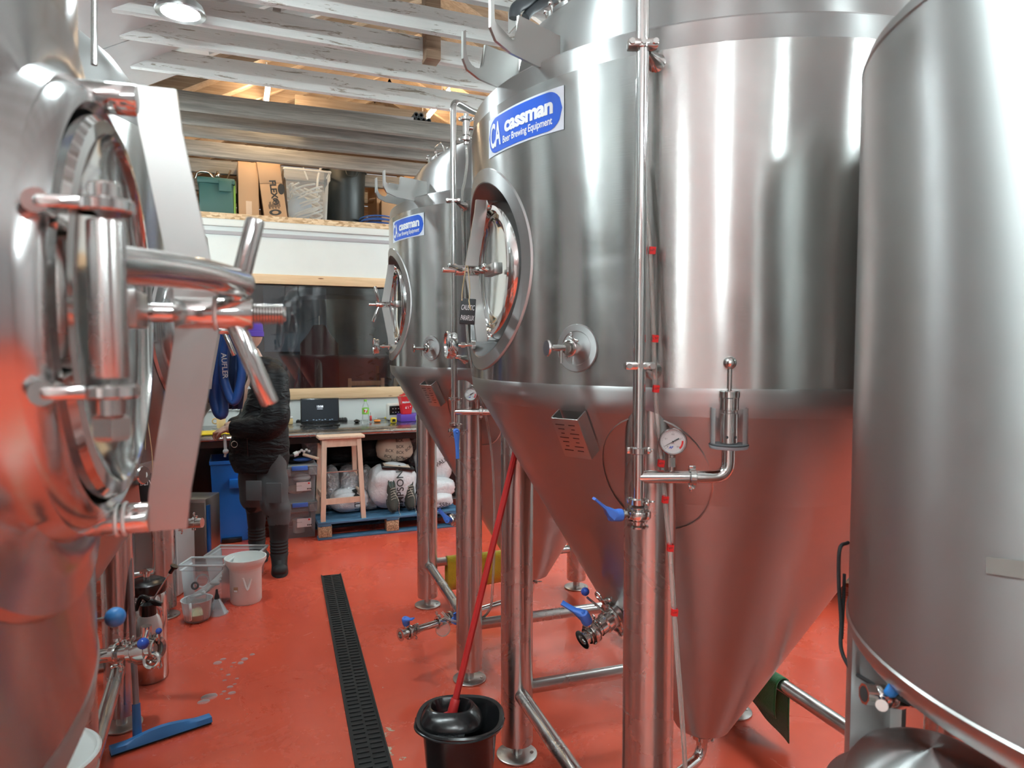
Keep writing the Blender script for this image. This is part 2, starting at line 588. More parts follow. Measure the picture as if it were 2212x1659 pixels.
# ------------------------------------------------------------------ room lamps, and strips added out of view as fill
def batten(X, Y0, Y1, z, m, label, group=None, w=0.036, rot=0.0):
    t = thing('batten_light', label, 'light', (X, (Y0 + Y1) / 2, z), rot, group)
    L = Y1 - Y0
    MB().box((0, 0, 0.04), (w * 0.6, L, 0.02), bev=0.004).build('housing', 'white_plastic', t)
    b = MB().box((0, 0, 0.0), (w, L * 0.98, 0.032), bev=0.012)
    b.build('diffuser', m, t)
    for s in (-1, 1):
        Xs = X - math.sin(rot) * s * L * .3
        top = (2.61 - z) if Y0 > 6.5 and z < 2.7 else ((zr(Xs) - .014 if Xs < -.12 else zr(Xs) + .118) - z)
        MB().cyl((0, s * L * .3, .04), (0, s * L * .3, top), .006, seg=10).build('bracket', 'white_plastic', t)
    return t
batten(0.27, 5.5, 6.75, 3.47, 'lamp_warm', 'warm glowing strip light under the roof, left of the two above the loft')
batten(1.93, 6.35, 7.6, 3.93, 'lamp_warm', 'warm glowing strip light under the roof, right one, beside the grey pipes')
for (X, Y, L_, dx, dy, z, lb) in [  # some follow streaks reflected in the steel, the rest are added fill
    (-.35, 1.48, 1.2, 1, 0, 2.85, 'cool strip light across the aisle between the two left tanks'),
    (-.75, -1.5, 1.7, .54, .84, 2.85, 'cool strip light behind the photographer on the left'),
    (.15, -3.0, 1.6, .33, .94, 3.0, 'added cool fill strip farthest behind the photographer'),
    (2.05, -1.2, 1.7, -.36, .93, 3.0, 'cool strip light behind the close vessel on the right'),
    (3.2, 0.6, 1.6, -.30, .95, 2.9, 'added cool fill strip near the right wall'),
    (3.2, 3.6, 1.5, 0, 1, 2.9, 'added cool fill strip beyond the middle fermenter, near the right wall'),
    (-1.45, 5.45, 1.5, 0, 1, 2.5, 'added cool fill strip at the far left end of the worktop'),
    (-1.75, -.5, 1.5, 0, 1, 2.32, 'added cool fill strip above the close left tank'),
    (2.9, 5.35, 1.5, 0, 1, 2.9, 'added cool fill strip at the far right end of the worktop')]:
    t = batten(X, Y - L_ / 2, Y + L_ / 2, z, 'lamp_tube', lb, 'cool strip lights', rot=math.atan2(dy, dx) - PI / 2)

batten(.6, 7.2, 8.4, 2.45, 'dim_fill', 'added dim fill strip, out of view in the room behind the window')  # unseen strip added to brighten what stands behind the glass
hb = PW(390, 25, 3.4)
t = thing('high_bay_lamp', 'round bright white lamp hanging under the roof boards at upper left', 'lamp', hb)
tilt = RX(0.0)
MB().lathe([(0.0, 0.0), (0.085, 0.0), (0.085, 0.004)], 40).build('lens', 'lamp_cool', t)
MB().lathe([(0.085, 0.004), (0.088, -0.008), (0.112, -0.012), (0.115, -0.004), (0.10, 0.03), (0.06, 0.06), (0.05, 0.09), (0, 0.09)], 40).build('housing', 'satin_steel', t)
MB().tube([(0, 0, .09), (0, 0, zr(hb.x) + (-.01 if hb.x < -.12 else .12) - hb.z)], .008, 8).build('bracket', 'satin_steel', t)

# ------------------------------------------------------------------ the building
struct(MB().box(((XL + XR) / 2, (YF + YG) / 2, -0.05), (XR - XL + 0.4, YG - YF + 0.4, 0.1)).build('floor', 'floor_paint'))
struct(MB().box((XL - 0.05, (YF + YG) / 2, 1.1), (0.1, YG - YF, 2.3)).build('wall_left', 'white_wall'))
struct(MB().box((XR + 0.05, (YF + YG) / 2, 1.5), (0.1, YG - YF, 3.1)).build('wall_right', 'side_wall'))
struct(MB().prism([(XL, 0), (XR, 0), (XR, zr(XR)), (RIDGE, zr(RIDGE)), (XL, zr(XL))], 0.1, frame((0, YF - 0.1, 0), (0, 1, 0), (-1, 0, 0)) @ Matrix.Scale(-1, 4, (1, 0, 0))).build('wall_front', 'block_wall'))
# back wall round the internal window
WX0, WX1, WZ0, WZ1 = -0.45, 1.95, 1.10, 2.13
b = MB()
b.box(((XL + XR) / 2, YB + .06, WZ0 / 2), (XR - XL, .12, WZ0))
b.box(((XL + XR) / 2, YB + .06, (WZ1 + 2.60) / 2), (XR - XL, .12, 2.60 - WZ1))
b.box(((XL + WX0) / 2, YB + .06, (WZ0 + WZ1) / 2), (WX0 - XL, .12, WZ1 - WZ0))
b.box(((XR + WX1) / 2, YB + .06, (WZ0 + WZ1) / 2), (XR - WX1, .12, WZ1 - WZ0))
struct(b.build('wall_back', 'white_wall', smooth=False))
# tiny screw holes in the wall board
# window
win = MB()
win.box(((WX0 + WX1) / 2, YB - .012, 2.115), (WX1 - WX0 + .18, .03, .085), bev=.004)
win.box(((WX0 + WX1) / 2, YB - .012, 1.085), (WX1 - WX0 + .18, .03, .10), bev=.004)
win.box((WX0 - .045, YB - .012, 1.6), (.09, .028, 1.1), bev=.004)
win.box((WX1 + .045, YB - .012, 1.6), (.09, .028, 1.1), bev=.004)
wo = struct(win.build('window_1', 'pine'))
MB().box(((WX0 + WX1) / 2, YB + .05, (WZ0 + WZ1) / 2), (WX1 - WX0, .008, WZ1 - WZ0)).build('window_pane', 'window_glass', wo)
# ledge line and mezzanine
struct(MB().box(((XL + XR) / 2, YB - .004, 2.50), (XR - XL, .016, .032), bev=.002).build('trim_1', 'grey_trim'))
struct(MB().box(((XL + XR) / 2, YB - .016, 2.585), (XR - XL, .04, .06), bev=.002).build('trim_2', 'white_wall'))
struct(MB().box(((XL + XR) / 2, (YB + YG) / 2 - .02, 2.64), (XR - XL, YG - YB + .04, .05)).build('loft_floor', 'strand_board', smooth=False))
# gable of brown boards
b = MB()
z = 2.67
while z < 4.4:
    b.box(((XL + XR) / 2, YG - .01 + random.uniform(-.004, .004), z + .068), (XR - XL, .02, .13), bev=.003)
    z += .14
struct(b.build('wall_gable', 'brown_timber'))
# dark room seen through the window
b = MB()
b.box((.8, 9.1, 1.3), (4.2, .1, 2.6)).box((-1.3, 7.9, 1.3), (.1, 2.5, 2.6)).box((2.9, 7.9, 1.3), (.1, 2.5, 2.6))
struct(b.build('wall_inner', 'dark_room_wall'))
# roof boards, lining, rafters, tie beams
def slope_slab(x0, x1, y0, y1, off, th, m, name, bev=0):
    a, c = V3((x0, 0, zr(x0) + off)), V3((x1, 0, zr(x1) + off))
    b = MB()
    d = (c - a)
    L = d.length
    M = frame((a + c) / 2, V3((0, 1, 0)), d)
    b.box((0, 0, (y0 + y1) / 2), (L, th, y1 - y0), M)
    return b.build(name, m, smooth=False)
def struct_slope(*a, **k): return struct(slope_slab(*a, **k))
struct_slope(XL - .1, RIDGE, YF, 5.0, .14, .03, 'roof_board', 'ceiling')
struct_slope(RIDGE, XR + .1, YF, 5.0, .14, .03, 'roof_board', 'ceiling')
struct_slope(XL - .1, RIDGE, 5.0, YG, .14, .03, 'roof_timber', 'ceiling')
struct_slope(RIDGE, XR + .1, 5.0, YG, .14, .03, 'roof_timber', 'ceiling')
# white lining boards low on the left slope
y = YF
k = 0
while y < 5.0:
    w_ = 1.2 if k % 2 else 0.9
    y1 = min(y + w_, 5.02)
    struct_slope(XL, -0.12, y + .006, y1 - .006, 0.0, .016, 'white_board', 'ceiling_panel')
    y = y1; k += 1
y = -3.0
while y < YG:
    white = y < 5.0
    for (x0, x1) in ((-0.15 if white else XL, RIDGE), (RIDGE, XR)):
        a, c = V3((x0, 0, zr(x0) + .075)), V3((x1, 0, zr(x1) + .075))
        M = frame((a + c) / 2, V3((0, 1, 0)), c - a)
        o = MB().box((0, 0, y), ((c - a).length, .10, .045), M).build('rafter', 'white_board' if white else 'roof_timber', smooth=False)
        struct(o)
    y += .42
# horizontal battens under the felt, seen as a diamond grid
for X in [0.3 + .35 * i for i in range(11)]:
    if abs(X - RIDGE) < .1: continue
    struct(MB().box((X, 1.2, zr(X) + .118), (.05, 7.8, .02)).build('roof_batten', 'grey_timber', smooth=False))
BZ = 3.15
for i, Y in enumerate([2.35, 2.78, 3.18, 3.57, 3.93, 4.23, 4.65]):
    sag = random.uniform(-.004, .004)
    o = MB().box((1.75, Y, BZ + .060 + sag), (4.9, .045, .125), bev=.003).build('ceiling_beam', 'worn_white_timber')
    struct(o)
for i, Y in enumerate([5.28, 5.59, 5.91, 6.4, 7.0, 7.8]):
    o = MB().box((1.0, Y, BZ + .045 - (.0 if i < 3 else .02)), (6.4, .06, .12), bev=.004).build('ceiling_beam', 'grey_timber')
    struct(o)
# brown post hanging between the beams
q = PY(934, 125, 3.86)
t = MB().box((q.x, 3.88, 3.33), (.085, .10, .40), bev=.004)
struct(t.build('roof_strut', 'brown_timber'))
q = PY(860, 60, 4.9)
for (xa, ya, xb, yb, Y) in ((845, 50, 900, 110, 4.9),(1235,20,1290,90,4.5)):
    a, c = PY(xa, ya, Y), PY(xb, yb, Y)
    struct(MB().cyl(a + (a - c), c + (c - a) * 1.0, .03, seg=4).build('roof_strut', 'roof_timber', smooth=False))
# floor drain
dA = [GW(692, 1243), GW(738, 1243), GW(845, 1659), GW(770, 1659)]
d0 = (dA[0] + dA[1]) / 2; d1 = (dA[2] + dA[3]) / 2
dr = (d1 - d0); Ld = dr.length + 1.6
M = frame(d0 + V3((0, 0, 0)), V3((0, 0, 1)), dr)
dw = .128
t = struct(MB().box((Ld / 2, 0, .002), (Ld, dw, .006), M, bev=.001).build('floor_drain', 'drain_black'))
b = MB()
n_ = int(Ld / .033)
for i in range(n_):
    for s in (-1, 1):
        b.box((.02 + i * .033 + (.016 if s > 0 else 0), s * .027, .0075), (.010, .045, .004), M)
b.build('grating', 'black_rubber', t, smooth=False)
b = MB()
for s in (-1, 1):
    b.box((Ld / 2, s * (dw / 2 - .003), .007), (Ld, .006, .008), M)
b.build('drain_edge', 'black_rubber', t, smooth=False)
# ------------------------------------------------------------------ steel tank fittings
def clamp(parent, p, axis, r, wing=(1, 0, 0), name='clamp', wings=True):
    """tri-clamp: a hinged ring round a pipe with a bolt and a wing nut"""
    axis = V3(axis).normalized()
    M = frame(p, axis, wing)
    h = .010 + r * .28
    b = MB()
    b.lathe([(r * .9, -h * .35), (r * 1.30, -h * .5), (r * 1.42, -h * .4), (r * 1.42, h * .4), (r * 1.30, h * .5), (r * .9, h * .35)], 32, M)
    for s in (-1, 1):
        b.box((s * (r * 1.55), 0, 0), (r * .5, r * .55, h), M, bev=.0015)
    o = b.build(name, 'fitting_steel', parent)
    if wings:
        w = MB()
        w.cyl(M @ V3((r * 1.65, -r * .8, 0)), M @ V3((r * 1.65, r * .9, 0)), r * .14, seg=10)
        w.sphere((r * 1.65, -r * .85, 0), r * .22, M=M, seg=10)
        # open wing
        w.torus(r * .34, r * .11, M @ T(r * 2.1, r * .75, 0), 20, 8)
        w.cyl(M @ V3((r * 1.65, r * .6, 0)), M @ V3((r * 1.95, r * .75, 0)), r * .17, seg=10)
        w.build('wing_nut', 'fitting_steel', o)
    return o
def pipe_support(parent, p, r, to):
    """two-bolt saddle clamp holding a riser off the shell"""
    M = frame(p, (0, 0, 1), (1, 0, 0))
    b = MB()
    b.lathe([(r * .98, -.007), (r * 1.25, -.008), (r * 1.25, .008), (r * .98, .007)], 24, M)
    b.box((0, 0, 0), (r * 4.6, r * 2.35, .017), M, bev=.004)
    o = b.build('pipe_clamp', 'fitting_steel', parent)
    w = MB()
    for s in (-1, 1):
        w.cyl(V3(p) + V3((s * r * 1.75, -r * 1.55, 0)), V3(p) + V3((s * r * 1.75, r * .5, 0)), .006, seg=12)
    w.cyl(V3(p) + V3((0, -r * 1.5, 0)), V3(p) + V3((0, -r * 1.1, 0)), .006, seg=6)
    w.build('bolt', 'fitting_steel', o)
    q = V3(to)
    s = MB()
    d = (q - V3(p))
    s.cyl(V3(p), q, .005, seg=10)
    M2 = frame(V3(p) + d * .35, d, (0, 0, 1))
    s.lathe([(.008, 0), (.010, d.length * .2), (.022, d.length * .6), (.028, d.length * .66)], 20, M2)
    s.build('standoff', 'fitting_steel', o)
    return o
def lever_poly(L, w):
    return [(-w * .62, -w * .62), (w * .62, -w * .62), (w * .66, w * .4), (w * .45, w * 1.1), (w * .42, L), (-w * .36, L), (-w * .5, w * 1.0), (-w * .66, w * .3)]
def butterfly(parent, p, axis, r, stem, lever, L=.085, name='butterfly_valve', hm='blue_plastic', kick=3.0, wd=1.0):
    """valve body on a pipe, stem sticking out sideways, flat lever handle"""
    axis = V3(axis).normalized(); stem = V3(stem).normalized(); p = V3(p)
    M = frame(p, axis, stem)
    h = r * .75
    b = MB()
    b.lathe([(r * .95, -h * 1.5), (r * 1.5, -h * 1.5), (r * 1.5, -h * 1.3), (r * 1.0, -h * 1.2), (r * 1.0, -h * .8), (r * 1.95, -h * .75), (r * 2.0, -h * .6), (r * 2.0, -h * .05), (r * 1.96, 0), (r * 2.0, h * .05), (r * 2.0, h * .6),
             (r * 1.95, h * .75), (r * 1.0, h * .8), (r * 1.0, h * 1.2), (r * 1.5, h * 1.3), (r * 1.5, h * 1.5), (r * .95, h * 1.5)], 36, M)
    for k in range(4):
        a = PI / 4 + k * PI / 2
        b.cyl(M @ V3((r * 1.75 * math.cos(a), r * 1.75 * math.sin(a), -h)), M @ V3((r * 1.75 * math.cos(a), r * 1.75 * math.sin(a), h)), r * .16, seg=8)
    b.cyl(p + stem * r * 1.9, p + stem * r * 2.7, r * .62, seg=20)
    b.cyl(p + stem * r * 2.35, p + stem * r * 2.55, r * .85, seg=12)
    o = b.build(name, 'fitting_steel', parent)
    lv = V3(lever); lv = (lv - stem * lv.dot(stem)).normalized()
    base = p + stem * r * 2.7
    H = MB()
    side = stem.cross(lv)
    # collar over the stem, then a flat lever kinking away
    H.lathe([(r * .3, 0), (r * .95, 0), (r * 1.0, r * .5), (r * .9, r * 1.9), (r * .75, r * 2.2), (0, r * 2.2)], 20, frame(base, stem, lv))
    pts = [base + stem * r * 1.3, base + stem * r * (1.3 + (kick - 1.3) * .25) + lv * L * .22, base + stem * r * (1.3 + (kick - 1.3) * .45) + lv * L * .45, base + stem * r * (1.3 + (kick - 1.3) * .75) + lv * L * .75, base + stem * r * kick + lv * L]
    ws = [r * .95 * wd, r * .8 * wd, r * .6 * wd, r * .55 * wd, r * .55 * wd]
    th = [r * .9, r * .7, r * .28, r * .22, r * .2]
    rs = []
    for i, q in enumerate(pts):
        tg = (pts[min(i + 1, 4)] - pts[max(i - 1, 0)]).normalized()
        nn = side.cross(tg).normalized()
        rs.append([q + side * ws[i] * a + nn * th[i] * c for a, c in ((-1, -.7), (-.7, -1), (.7, -1), (1, -.7), (1, .7), (.7, 1), (-.7, 1), (-1, .7))])
    H.rings(rs)
    ho = H.build('lever', hm, o, angle=50)
    ho['label'] = 'blue plastic lever handle'
    MB().sphere(tuple(base + stem * r * 2.15 + lv * r * .1), r * .4, seg=12).build('lever_screw', hm, o)
    return o
def ferrule_end(b, p, axis, r):
    M = frame(p, axis)
    b.lathe([(r * .85, -.012), (r, -.012), (r, 0), (r * 1.5, .003), (r * 1.5, .006), (r * .85, .006), (r * .80, -.012)], 28, M)
def gauge(parent, c, face, up, r, needle=0.9, name='pressure_gauge', red=True):
    """round dial: steel case, white face with ticks, needle, threaded neck downwards"""
    M = frame(c, face, up)          # local x = up, z = out of the face
    o = MB().lathe([(0, -.022), (r * .9, -.022), (r * .97, -.018), (r * .97, -.002), (r * 1.06, 0), (r * 1.08, .004), (r * 1.0, .008), (r * .93, .006), (r * .90, .001)], 40, M).build(name, 'polished_steel', parent)
    MB().lathe([(0, .001), (r * .91, .001)], 40, M).build('dial_face', 'dial_white', o)
    t = MB()
    for k in range(33):
        a = math.radians(135 + 270 * k / 32) - PI / 2
        a = -a
        r0 = r * (.70 if k % 8 == 0 else .76)
        M2 = M @ RZ(math.radians(135 - 270 * k / 32)) 
        t.box(((r0 + r * .83) / 2, 0, .0018), (r * .83 - r0, r * .014, .0004), M2)
    for s, k in (('0', 0), ('0.1', 8), ('0.2', 16), ('0.3', 24), ('0.4', 32)):
        a = math.radians(135 - 270 * k / 32)
        vs, fs = text_geo(s, r * .17)
        M3 = M @ T(math.cos(a) * r * .56, math.sin(a) * r * .56, .0018) @ RZ(-PI / 2)
        t.mesh(vs, fs, M3)
    vs, fs = text_geo('MPa', r * .13)
    t.mesh(vs, fs, M @ T(-r * .15, 0, .0018) @ RZ(-PI / 2))
    t.build('dial_marks', 'black_print', o, smooth=False)
    if red:
        q = MB()
        pts0, pts1 = [], []
        for k in range(9):
            a = math.radians(135 - 270 * (26 + 6 * k / 8) / 32)
            pts0.append(M @ V3((math.cos(a) * r * .66, math.sin(a) * r * .66, .0016)))
            pts1.append(M @ V3((math.cos(a) * r * .80, math.sin(a) * r * .80, .0016)))
        for k in range(8):
            q.face([pts0[k], pts0[k + 1], pts1[k + 1], pts1[k]])
        q.build('red_zone', 'red_tape', o, smooth=False)
        vs, fs = text_geo('AF', r * .26, shear=.3, bold=.0003)
        MB().mesh(vs, fs, M @ T(-r * .46, r * .16, .0018) @ RZ(-PI / 2)).build('maker_mark', 'sticker_blue', o, smooth=False)
    nd = MB()
    d = V3((math.cos(needle), math.sin(needle), 0))
    nd.cyl(M @ (d * -r * .78 + V3((0, 0, .004))), M @ (d * r * .2 + V3((0, 0, .004))), r * .012, r * .03, seg=6)
    nd.cyl(M @ (d * r * .1 + V3((0, 0, .004))), M @ (d * r * .52 + V3((0, 0, .004))), r * .05, seg=8)
    nd.cyl(M @ V3((0, 0, .002)), M @ V3((0, 0, .006)), r * .07, seg=12)
    nd.build('needle', 'black_print', o)
    return o

def door_assembly(root, Md, R, proud, hinge_dir=1.0, handle_tilt='V', hinge=False, oring=False):
    """round manway. Md: z out of the tank, x up, y sideways. hinge_dir: sign of the y side nearest the aisle view"""
    def shell(r, a, e=0.0):
        s = r * math.sin(a)
        return math.sqrt(max(R * R - s * s, 0)) - R + e
    seg = 96
    def ring(r, d, conform):
        return [Md @ V3((r * math.cos(2 * PI * i / seg), r * math.sin(2 * PI * i / seg), d + (shell(r, 2 * PI * i / seg) if conform else 0))) for i in range(seg)]
    if not proud:
        b = MB()
        b.rings([ring(.276, .000, True), ring(.274, .005, True), ring(.240, .005, True), ring(.236, .001, True)], cap0=False, cap1=False)
        col = b.build('manway_collar', 'satin_steel', root)
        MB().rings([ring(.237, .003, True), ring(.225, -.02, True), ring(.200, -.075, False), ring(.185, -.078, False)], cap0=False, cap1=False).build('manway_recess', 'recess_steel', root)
        dz = -.045
        nk = MB().rings([ring(.198, -.078, False), ring(.192, -.05, False), ring(.188, -.03, False), ring(.180, -.022, False), ring(.168, -.022, False), ring(.160, -.03, False), ring(.158, -.05, False)], cap0=False, cap1=False)
        nk.build('manway_neck', 'polished_steel', root)
    else:
        dz = proud
        nk = MB().rings([ring(.255, .001, True), ring(.250, .008, True), ring(.225, .010, True), ring(.208, .014, True), ring(.196, dz * .3, False), ring(.190, dz * .7, False), ring(.186, dz - .012, False), ring(.180, dz, False), ring(.172, dz + .004, False), ring(.166, dz - .002, False), ring(.164, dz - .02, False)], cap0=False, cap1=False)
        nk.build('manway_neck', 'neck_steel', root)
    door = MB().rings([ring(.162, dz - .018, False), ring(.162, dz + .006, False), ring(.158, dz + .011, False), ring(.148, dz + .012, False), ring(.142, dz + .006, False), ring(.12, dz + .0, False), ring(.06, dz - .006, False), ring(.001, dz - .008, False)], cap0=False, cap1=False).build('manway_door', 'polished_steel', root)
    base = dz
    def D(t, s, z_):                # t out from the disc, s sideways, z_ up
        return Md @ V3((z_, s * hinge_dir, base + t))
    # yoke: flat bar across the door, standing off it
    up = .184
    side = [(.027, up + .012), (.060, up + .012), (.064, .16), (.090, .02), (.090, -.02), (.064, -.16), (.060, -up - .012), (.027, -up - .012), (.030, -.16), (.054, -.02), (.054, .02), (.030, .16)]
    b = MB()
    Mq = Md @ T(0, -.0045, base)
    # polygon in the plane (x up, z out) extruded sideways
    vs0 = [Mq @ V3((z_, 0, t)) for t, z_ in side]
    vs1 = [Mq @ V3((z_, .009, t)) for t, z_ in side]
    n = len(side)
    A = [b.bm.verts.new(v) for v in vs0]; B = [b.bm.verts.new(v) for v in vs1]
    for q in ((0, 1, 2, 11), (11, 2, 3, 10), (10, 3, 4, 9), (9, 4, 5, 8), (8, 5, 6, 7)):
        b.bm.faces.new([A[i] for i in q]); b.bm.faces.new([B[i] for i in reversed(q)])
    for i in range(n):
        k = (i + 1) % n
        b.bm.faces.new((A[i], B[i], B[k], A[k]))
    yoke = b.build('yoke', 'plate_steel', root, smooth=False)
    for s in (-1, 1):
        l = MB().bcyl(D(-.022, 0, s * up), D(.030, 0, s * up), .0135, .002)
        lo = l.build('yoke_lug', 'polished_steel', root)
        if oring and s < 0:
            w = MB()
            w.torus(.0140, .0016, frame(D(.004, 0, s * up), Md.to_3x3() @ V3((0, 0, 1)))).torus(.0140, .0016, frame(D(.010, 0, s * up), Md.to_3x3() @ V3((0, 0, 1))))
            w.build('seal_ring', 'white_plastic', lo)
    # boss, spindle, handle bars
    MB().bcyl(D(.054, 0, 0), D(.120, 0, 0), .0145, .0015).build('boss', 'polished_steel', root)
    if oring:
        MB().torus(.0148, .0018, frame(D(.088, 0, 0), Md.to_3x3() @ V3((0, 0, 1)))).build('seal_ring', 'white_plastic', root)
    sp = MB()
    pr = []
    t0 = .118
    for k in range(11):
        pr += [(.0074, t0 + k * .0026), (.0098, t0 + .0011 + k * .0026), (.0098, t0 + .0016 + k * .0026)]
    pr += [(.0076, t0 + .0286), (.006, t0 + .031), (0, t0 + .0315)]
    if proud:
        sp.lathe(pr, 28, frame(D(0, 0, 0), Md.to_3x3() @ V3((0, 0, 1))))
        sp.cyl(D(.004, 0, 0), D(.12, 0, 0), .0085)
    else:
        sp.bcyl(D(.004, 0, 0), D(.155, 0, 0), .0072, .002)
    sp.build('spindle', 'polished_steel', root)
    hb = MB()
    if handle_tilt == 'V':
        for s in (-1, 1):
            hb.bcyl(D(.104, 0, s * .008), D(.104 + (.020 if s > 0 else .030), 0, s * (.088 if s > 0 else .085)), .0085, .003)
    else:
        hb.bcyl(D(.105, .01, .0), D(.150, .055, .006), .0065, .002).bcyl(D(.103, 0, .0), D(.107, -.05, .02), .0065, .002)
    hb.build('handle_bar', 'polished_steel', root)
    # strap block on the door
    k = MB()
    k.box((0, hinge_dir * .045, base + .024), (.030, .100 if not hinge else .05, .024), Md, bev=.002)
    blk = k.build('strap_block', 'plate_steel', root)
    if not hinge:
        w = MB().cyl(D(.036, .03, .0), D(.052, .03, .006), .005, seg=10)
        w.sphere(tuple(D(.045, .03, .012)), .007, seg=10).sphere(tuple(D(.047, .04, .008)), .006, seg=10)
        w.build('wing_nut', 'fitting_steel', blk)
        c = MB().cyl(D(.030, .0, .010), D(.075, .0, .010), .006, seg=12)
        c.build('guide_rod', 'polished_steel', root)
    if hinge:
        s0, t0 = .168, .037
        MB().bcyl(D(t0, s0, -.052), D(t0, s0, .052), .0115, .002).build('hinge_tube', 'leg_steel', root)
        for s in (-1, 1):
            lg = MB()
            zz = s * .0605
            M = frame(D(t0, s0, zz), (Md.to_3x3() @ V3((1, 0, 0))), (Md.to_3x3() @ V3((0, 0, 1))))
            lg.lathe([(.0, -.0045), (.0160, -.0045), (.0175, -.003), (.0175, .003), (.0160, .0045), (0, .0045)], 32, M)
            lg.box((-.020, 0, 0), (.036, .026, .009), M, bev=.003)
            lg.cyl(M @ V3((-.036, -.012, 0)), M @ V3((-.036, .012, 0)), .008, seg=12)
            lg.build('hinge_plate', 'polished_steel', root)
        nut = MB()
        Mn = frame(D(t0, s0, -.084), (Md.to_3x3() @ V3((1, 0, 0))))
        nut.lathe([(0, -.009), (.0105, -.009), (.0125, -.006), (.0125, .006), (.0105, .008), (0, .008)], 6, Mn)
        nut.cyl(D(t0, s0, -.084), D(t0, s0, -.06), .0085, seg=16)
        nut.build('hinge_bolt', 'fitting_steel', root, angle=20)
        MB().bcyl(D(t0, s0, .06), D(t0, s0, .076), .010, .002).build('hinge_cap', 'fitting_steel', root, angle=20)
        # davit arm over the boss
        a = MB().tube(spline([D(.036, s0 - .004, .024), D(.06, .11, .0275), D(.085, .055, .029), D(.108, .004, .0275)], 6), .0135, 20)
        a.sphere(tuple(D(.109, .0, .0275)), .0138, seg=20)
        a.build('hinge_arm', 'polished_steel', root)

def wrap_sticker(root, R, a0, a1, z0, z1, text1, text2, prefix):
    """blue oval badge on a white label bent round the shell; angles measured at the tank axis"""
    mid = (a0 + a1) / 2; hw = (a1 - a0) / 2 * R; zc = (z0 + z1) / 2; hh = (z1 - z0) / 2
    def mp(x, y, e):
        a = mid + x / R
        return V3(((R + e) * math.cos(a), (R + e) * math.sin(a), zc + y))
    b = MB(); N = 24
    top = [mp(-hw + 2 * hw * i / N, hh, .0015) for i in range(N + 1)]
    bot = [mp(-hw + 2 * hw * i / N, -hh, .0015) for i in range(N + 1)]
    for i in range(N): b.face([bot[i], bot[i + 1], top[i + 1], top[i]])
    o = b.build('maker_label', 'sticker_white', root)
    b = MB()
    K = 40
    def yy(x):
        r = hh * .90; e = abs(x) - (hw * .97 - r)
        return r if e <= 0 else math.sqrt(max(r * r - e * e, 0))
    xs = [-hw * .97 + 2 * hw * .97 * i / K for i in range(K + 1)]
    for i in range(K):
        b.face([mp(xs[i], -yy(xs[i]), .0022), mp(xs[i + 1], -yy(xs[i + 1]), .0022), mp(xs[i + 1], yy(xs[i + 1]), .0022), mp(xs[i], yy(xs[i]), .0022)])
    b.build('label_oval', 'sticker_blue', o)
    for body, size, x, y, sh, bo in ((text1, hh * 1.02, hw * .20, hh * .22, 0.0, .0022), (text2, hh * .50, hw * .16, -hh * .46, .35, .0004), (prefix, hh * 1.7, -hw * .72, -hh * .05, .2, .0022)):
        vs, fs = text_geo(body, size, bold=bo, spacing=.95)
        wmax = max(abs(v.x) for v in vs)
        lim = {text1: hw * .60, text2: hw * .62, prefix: hw * .2}[body]
        k = min(1.6, lim / wmax)
        b = MB()
        q = [b.bm.verts.new(mp(x + v.x * k, y + v.y, .003)) for v in vs]
        for f in fs:
            try: b.bm.faces.new([q[i] for i in f])
            except ValueError: pass
        b.build('lettering', 'white_print', o, smooth=False)
    return o

def tank_body(root, R=.74, zlo=1.415, zhi=2.13, door_dir=None, door_z=1.73, hole=0.0, cone_b=.285, rb=.085, shell='shell_steel', zm=1.13):
    seg = 256
    b = MB()
    nz = max(8, int((zhi - zlo) / .0145))
    zs = [zlo + (zhi - zlo) * i / nz for i in range(nz + 1)]
    vs = [[b.bm.verts.new((R * math.cos(2 * PI * i / seg), R * math.sin(2 * PI * i / seg), z)) for i in range(seg)] for z in zs]
    if hole:
        dn = V3((door_dir[0], door_dir[1], 0)).normalized(); tn = V3((-dn.y, dn.x, 0))
        def inside(v):
            return v.co.dot(dn) > 0 and math.hypot(v.co.dot(tn), v.co.z - door_z) < hole
    for i in range(nz):
        for j in range(seg):
            k = (j + 1) % seg
            q = (vs[i][j], vs[i][k], vs[i + 1][k], vs[i + 1][j])
            if hole and any(inside(v) for v in q): continue
            b.bm.faces.new(q)
    for v in [v for v in b.bm.verts if not v.link_faces]: b.bm.verts.remove(v)
    b.build('shell', shell, root)
    # weld band, shoulder and dished top
    MB().lathe([(R, zhi), (R - .002, zhi + .004), (R - .006, zhi + .05), (R - .012, zhi + .056)], seg).build('shoulder_band', 'satin_steel', root)
    MB().lathe([(R - .012, zhi + .056), (R - .05, zhi + .066), (R - .085, zhi + .075), (R - .095, zhi + .15), (R - .11, zhi + .20), (R - .15, zhi + .255), (R - .24, zhi + .33), (R - .38, zhi + .395), (.2, zhi + .44), (.0, zhi + .455)], 128).build('dished_top', 'satin_steel', root)
    # rolled edge, jacketed upper cone, plain lower cone
    prof = [(R, zlo), (R + .0015, zlo - .004), (R, zlo - .012), (R - .002, zlo - .030), (R - .010, zlo - .048), (R - .024, zlo - .064)]
    MB().lathe(prof, seg).build('lower_band', 'satin_steel', root)
    sl = (R - .024 - rb) / (zlo - .064 - cone_b)
    rm = rb + (zm - cone_b) * sl
    MB().lathe([(R - .024, zlo - .064), (rm + .003, zm + .004), (rm, zm)], 192).build('upper_cone', 'cone_steel', root)
    MB().lathe([(rm, zm), (rb + .02 * sl, cone_b + .02), (rb, cone_b), (rb - .02, cone_b - .012), (.035, cone_b - .02), (.02, cone_b - .022)], 192).build('lower_cone', 'cone_steel', root)
    return lambda z: rb + (z - cone_b) * sl

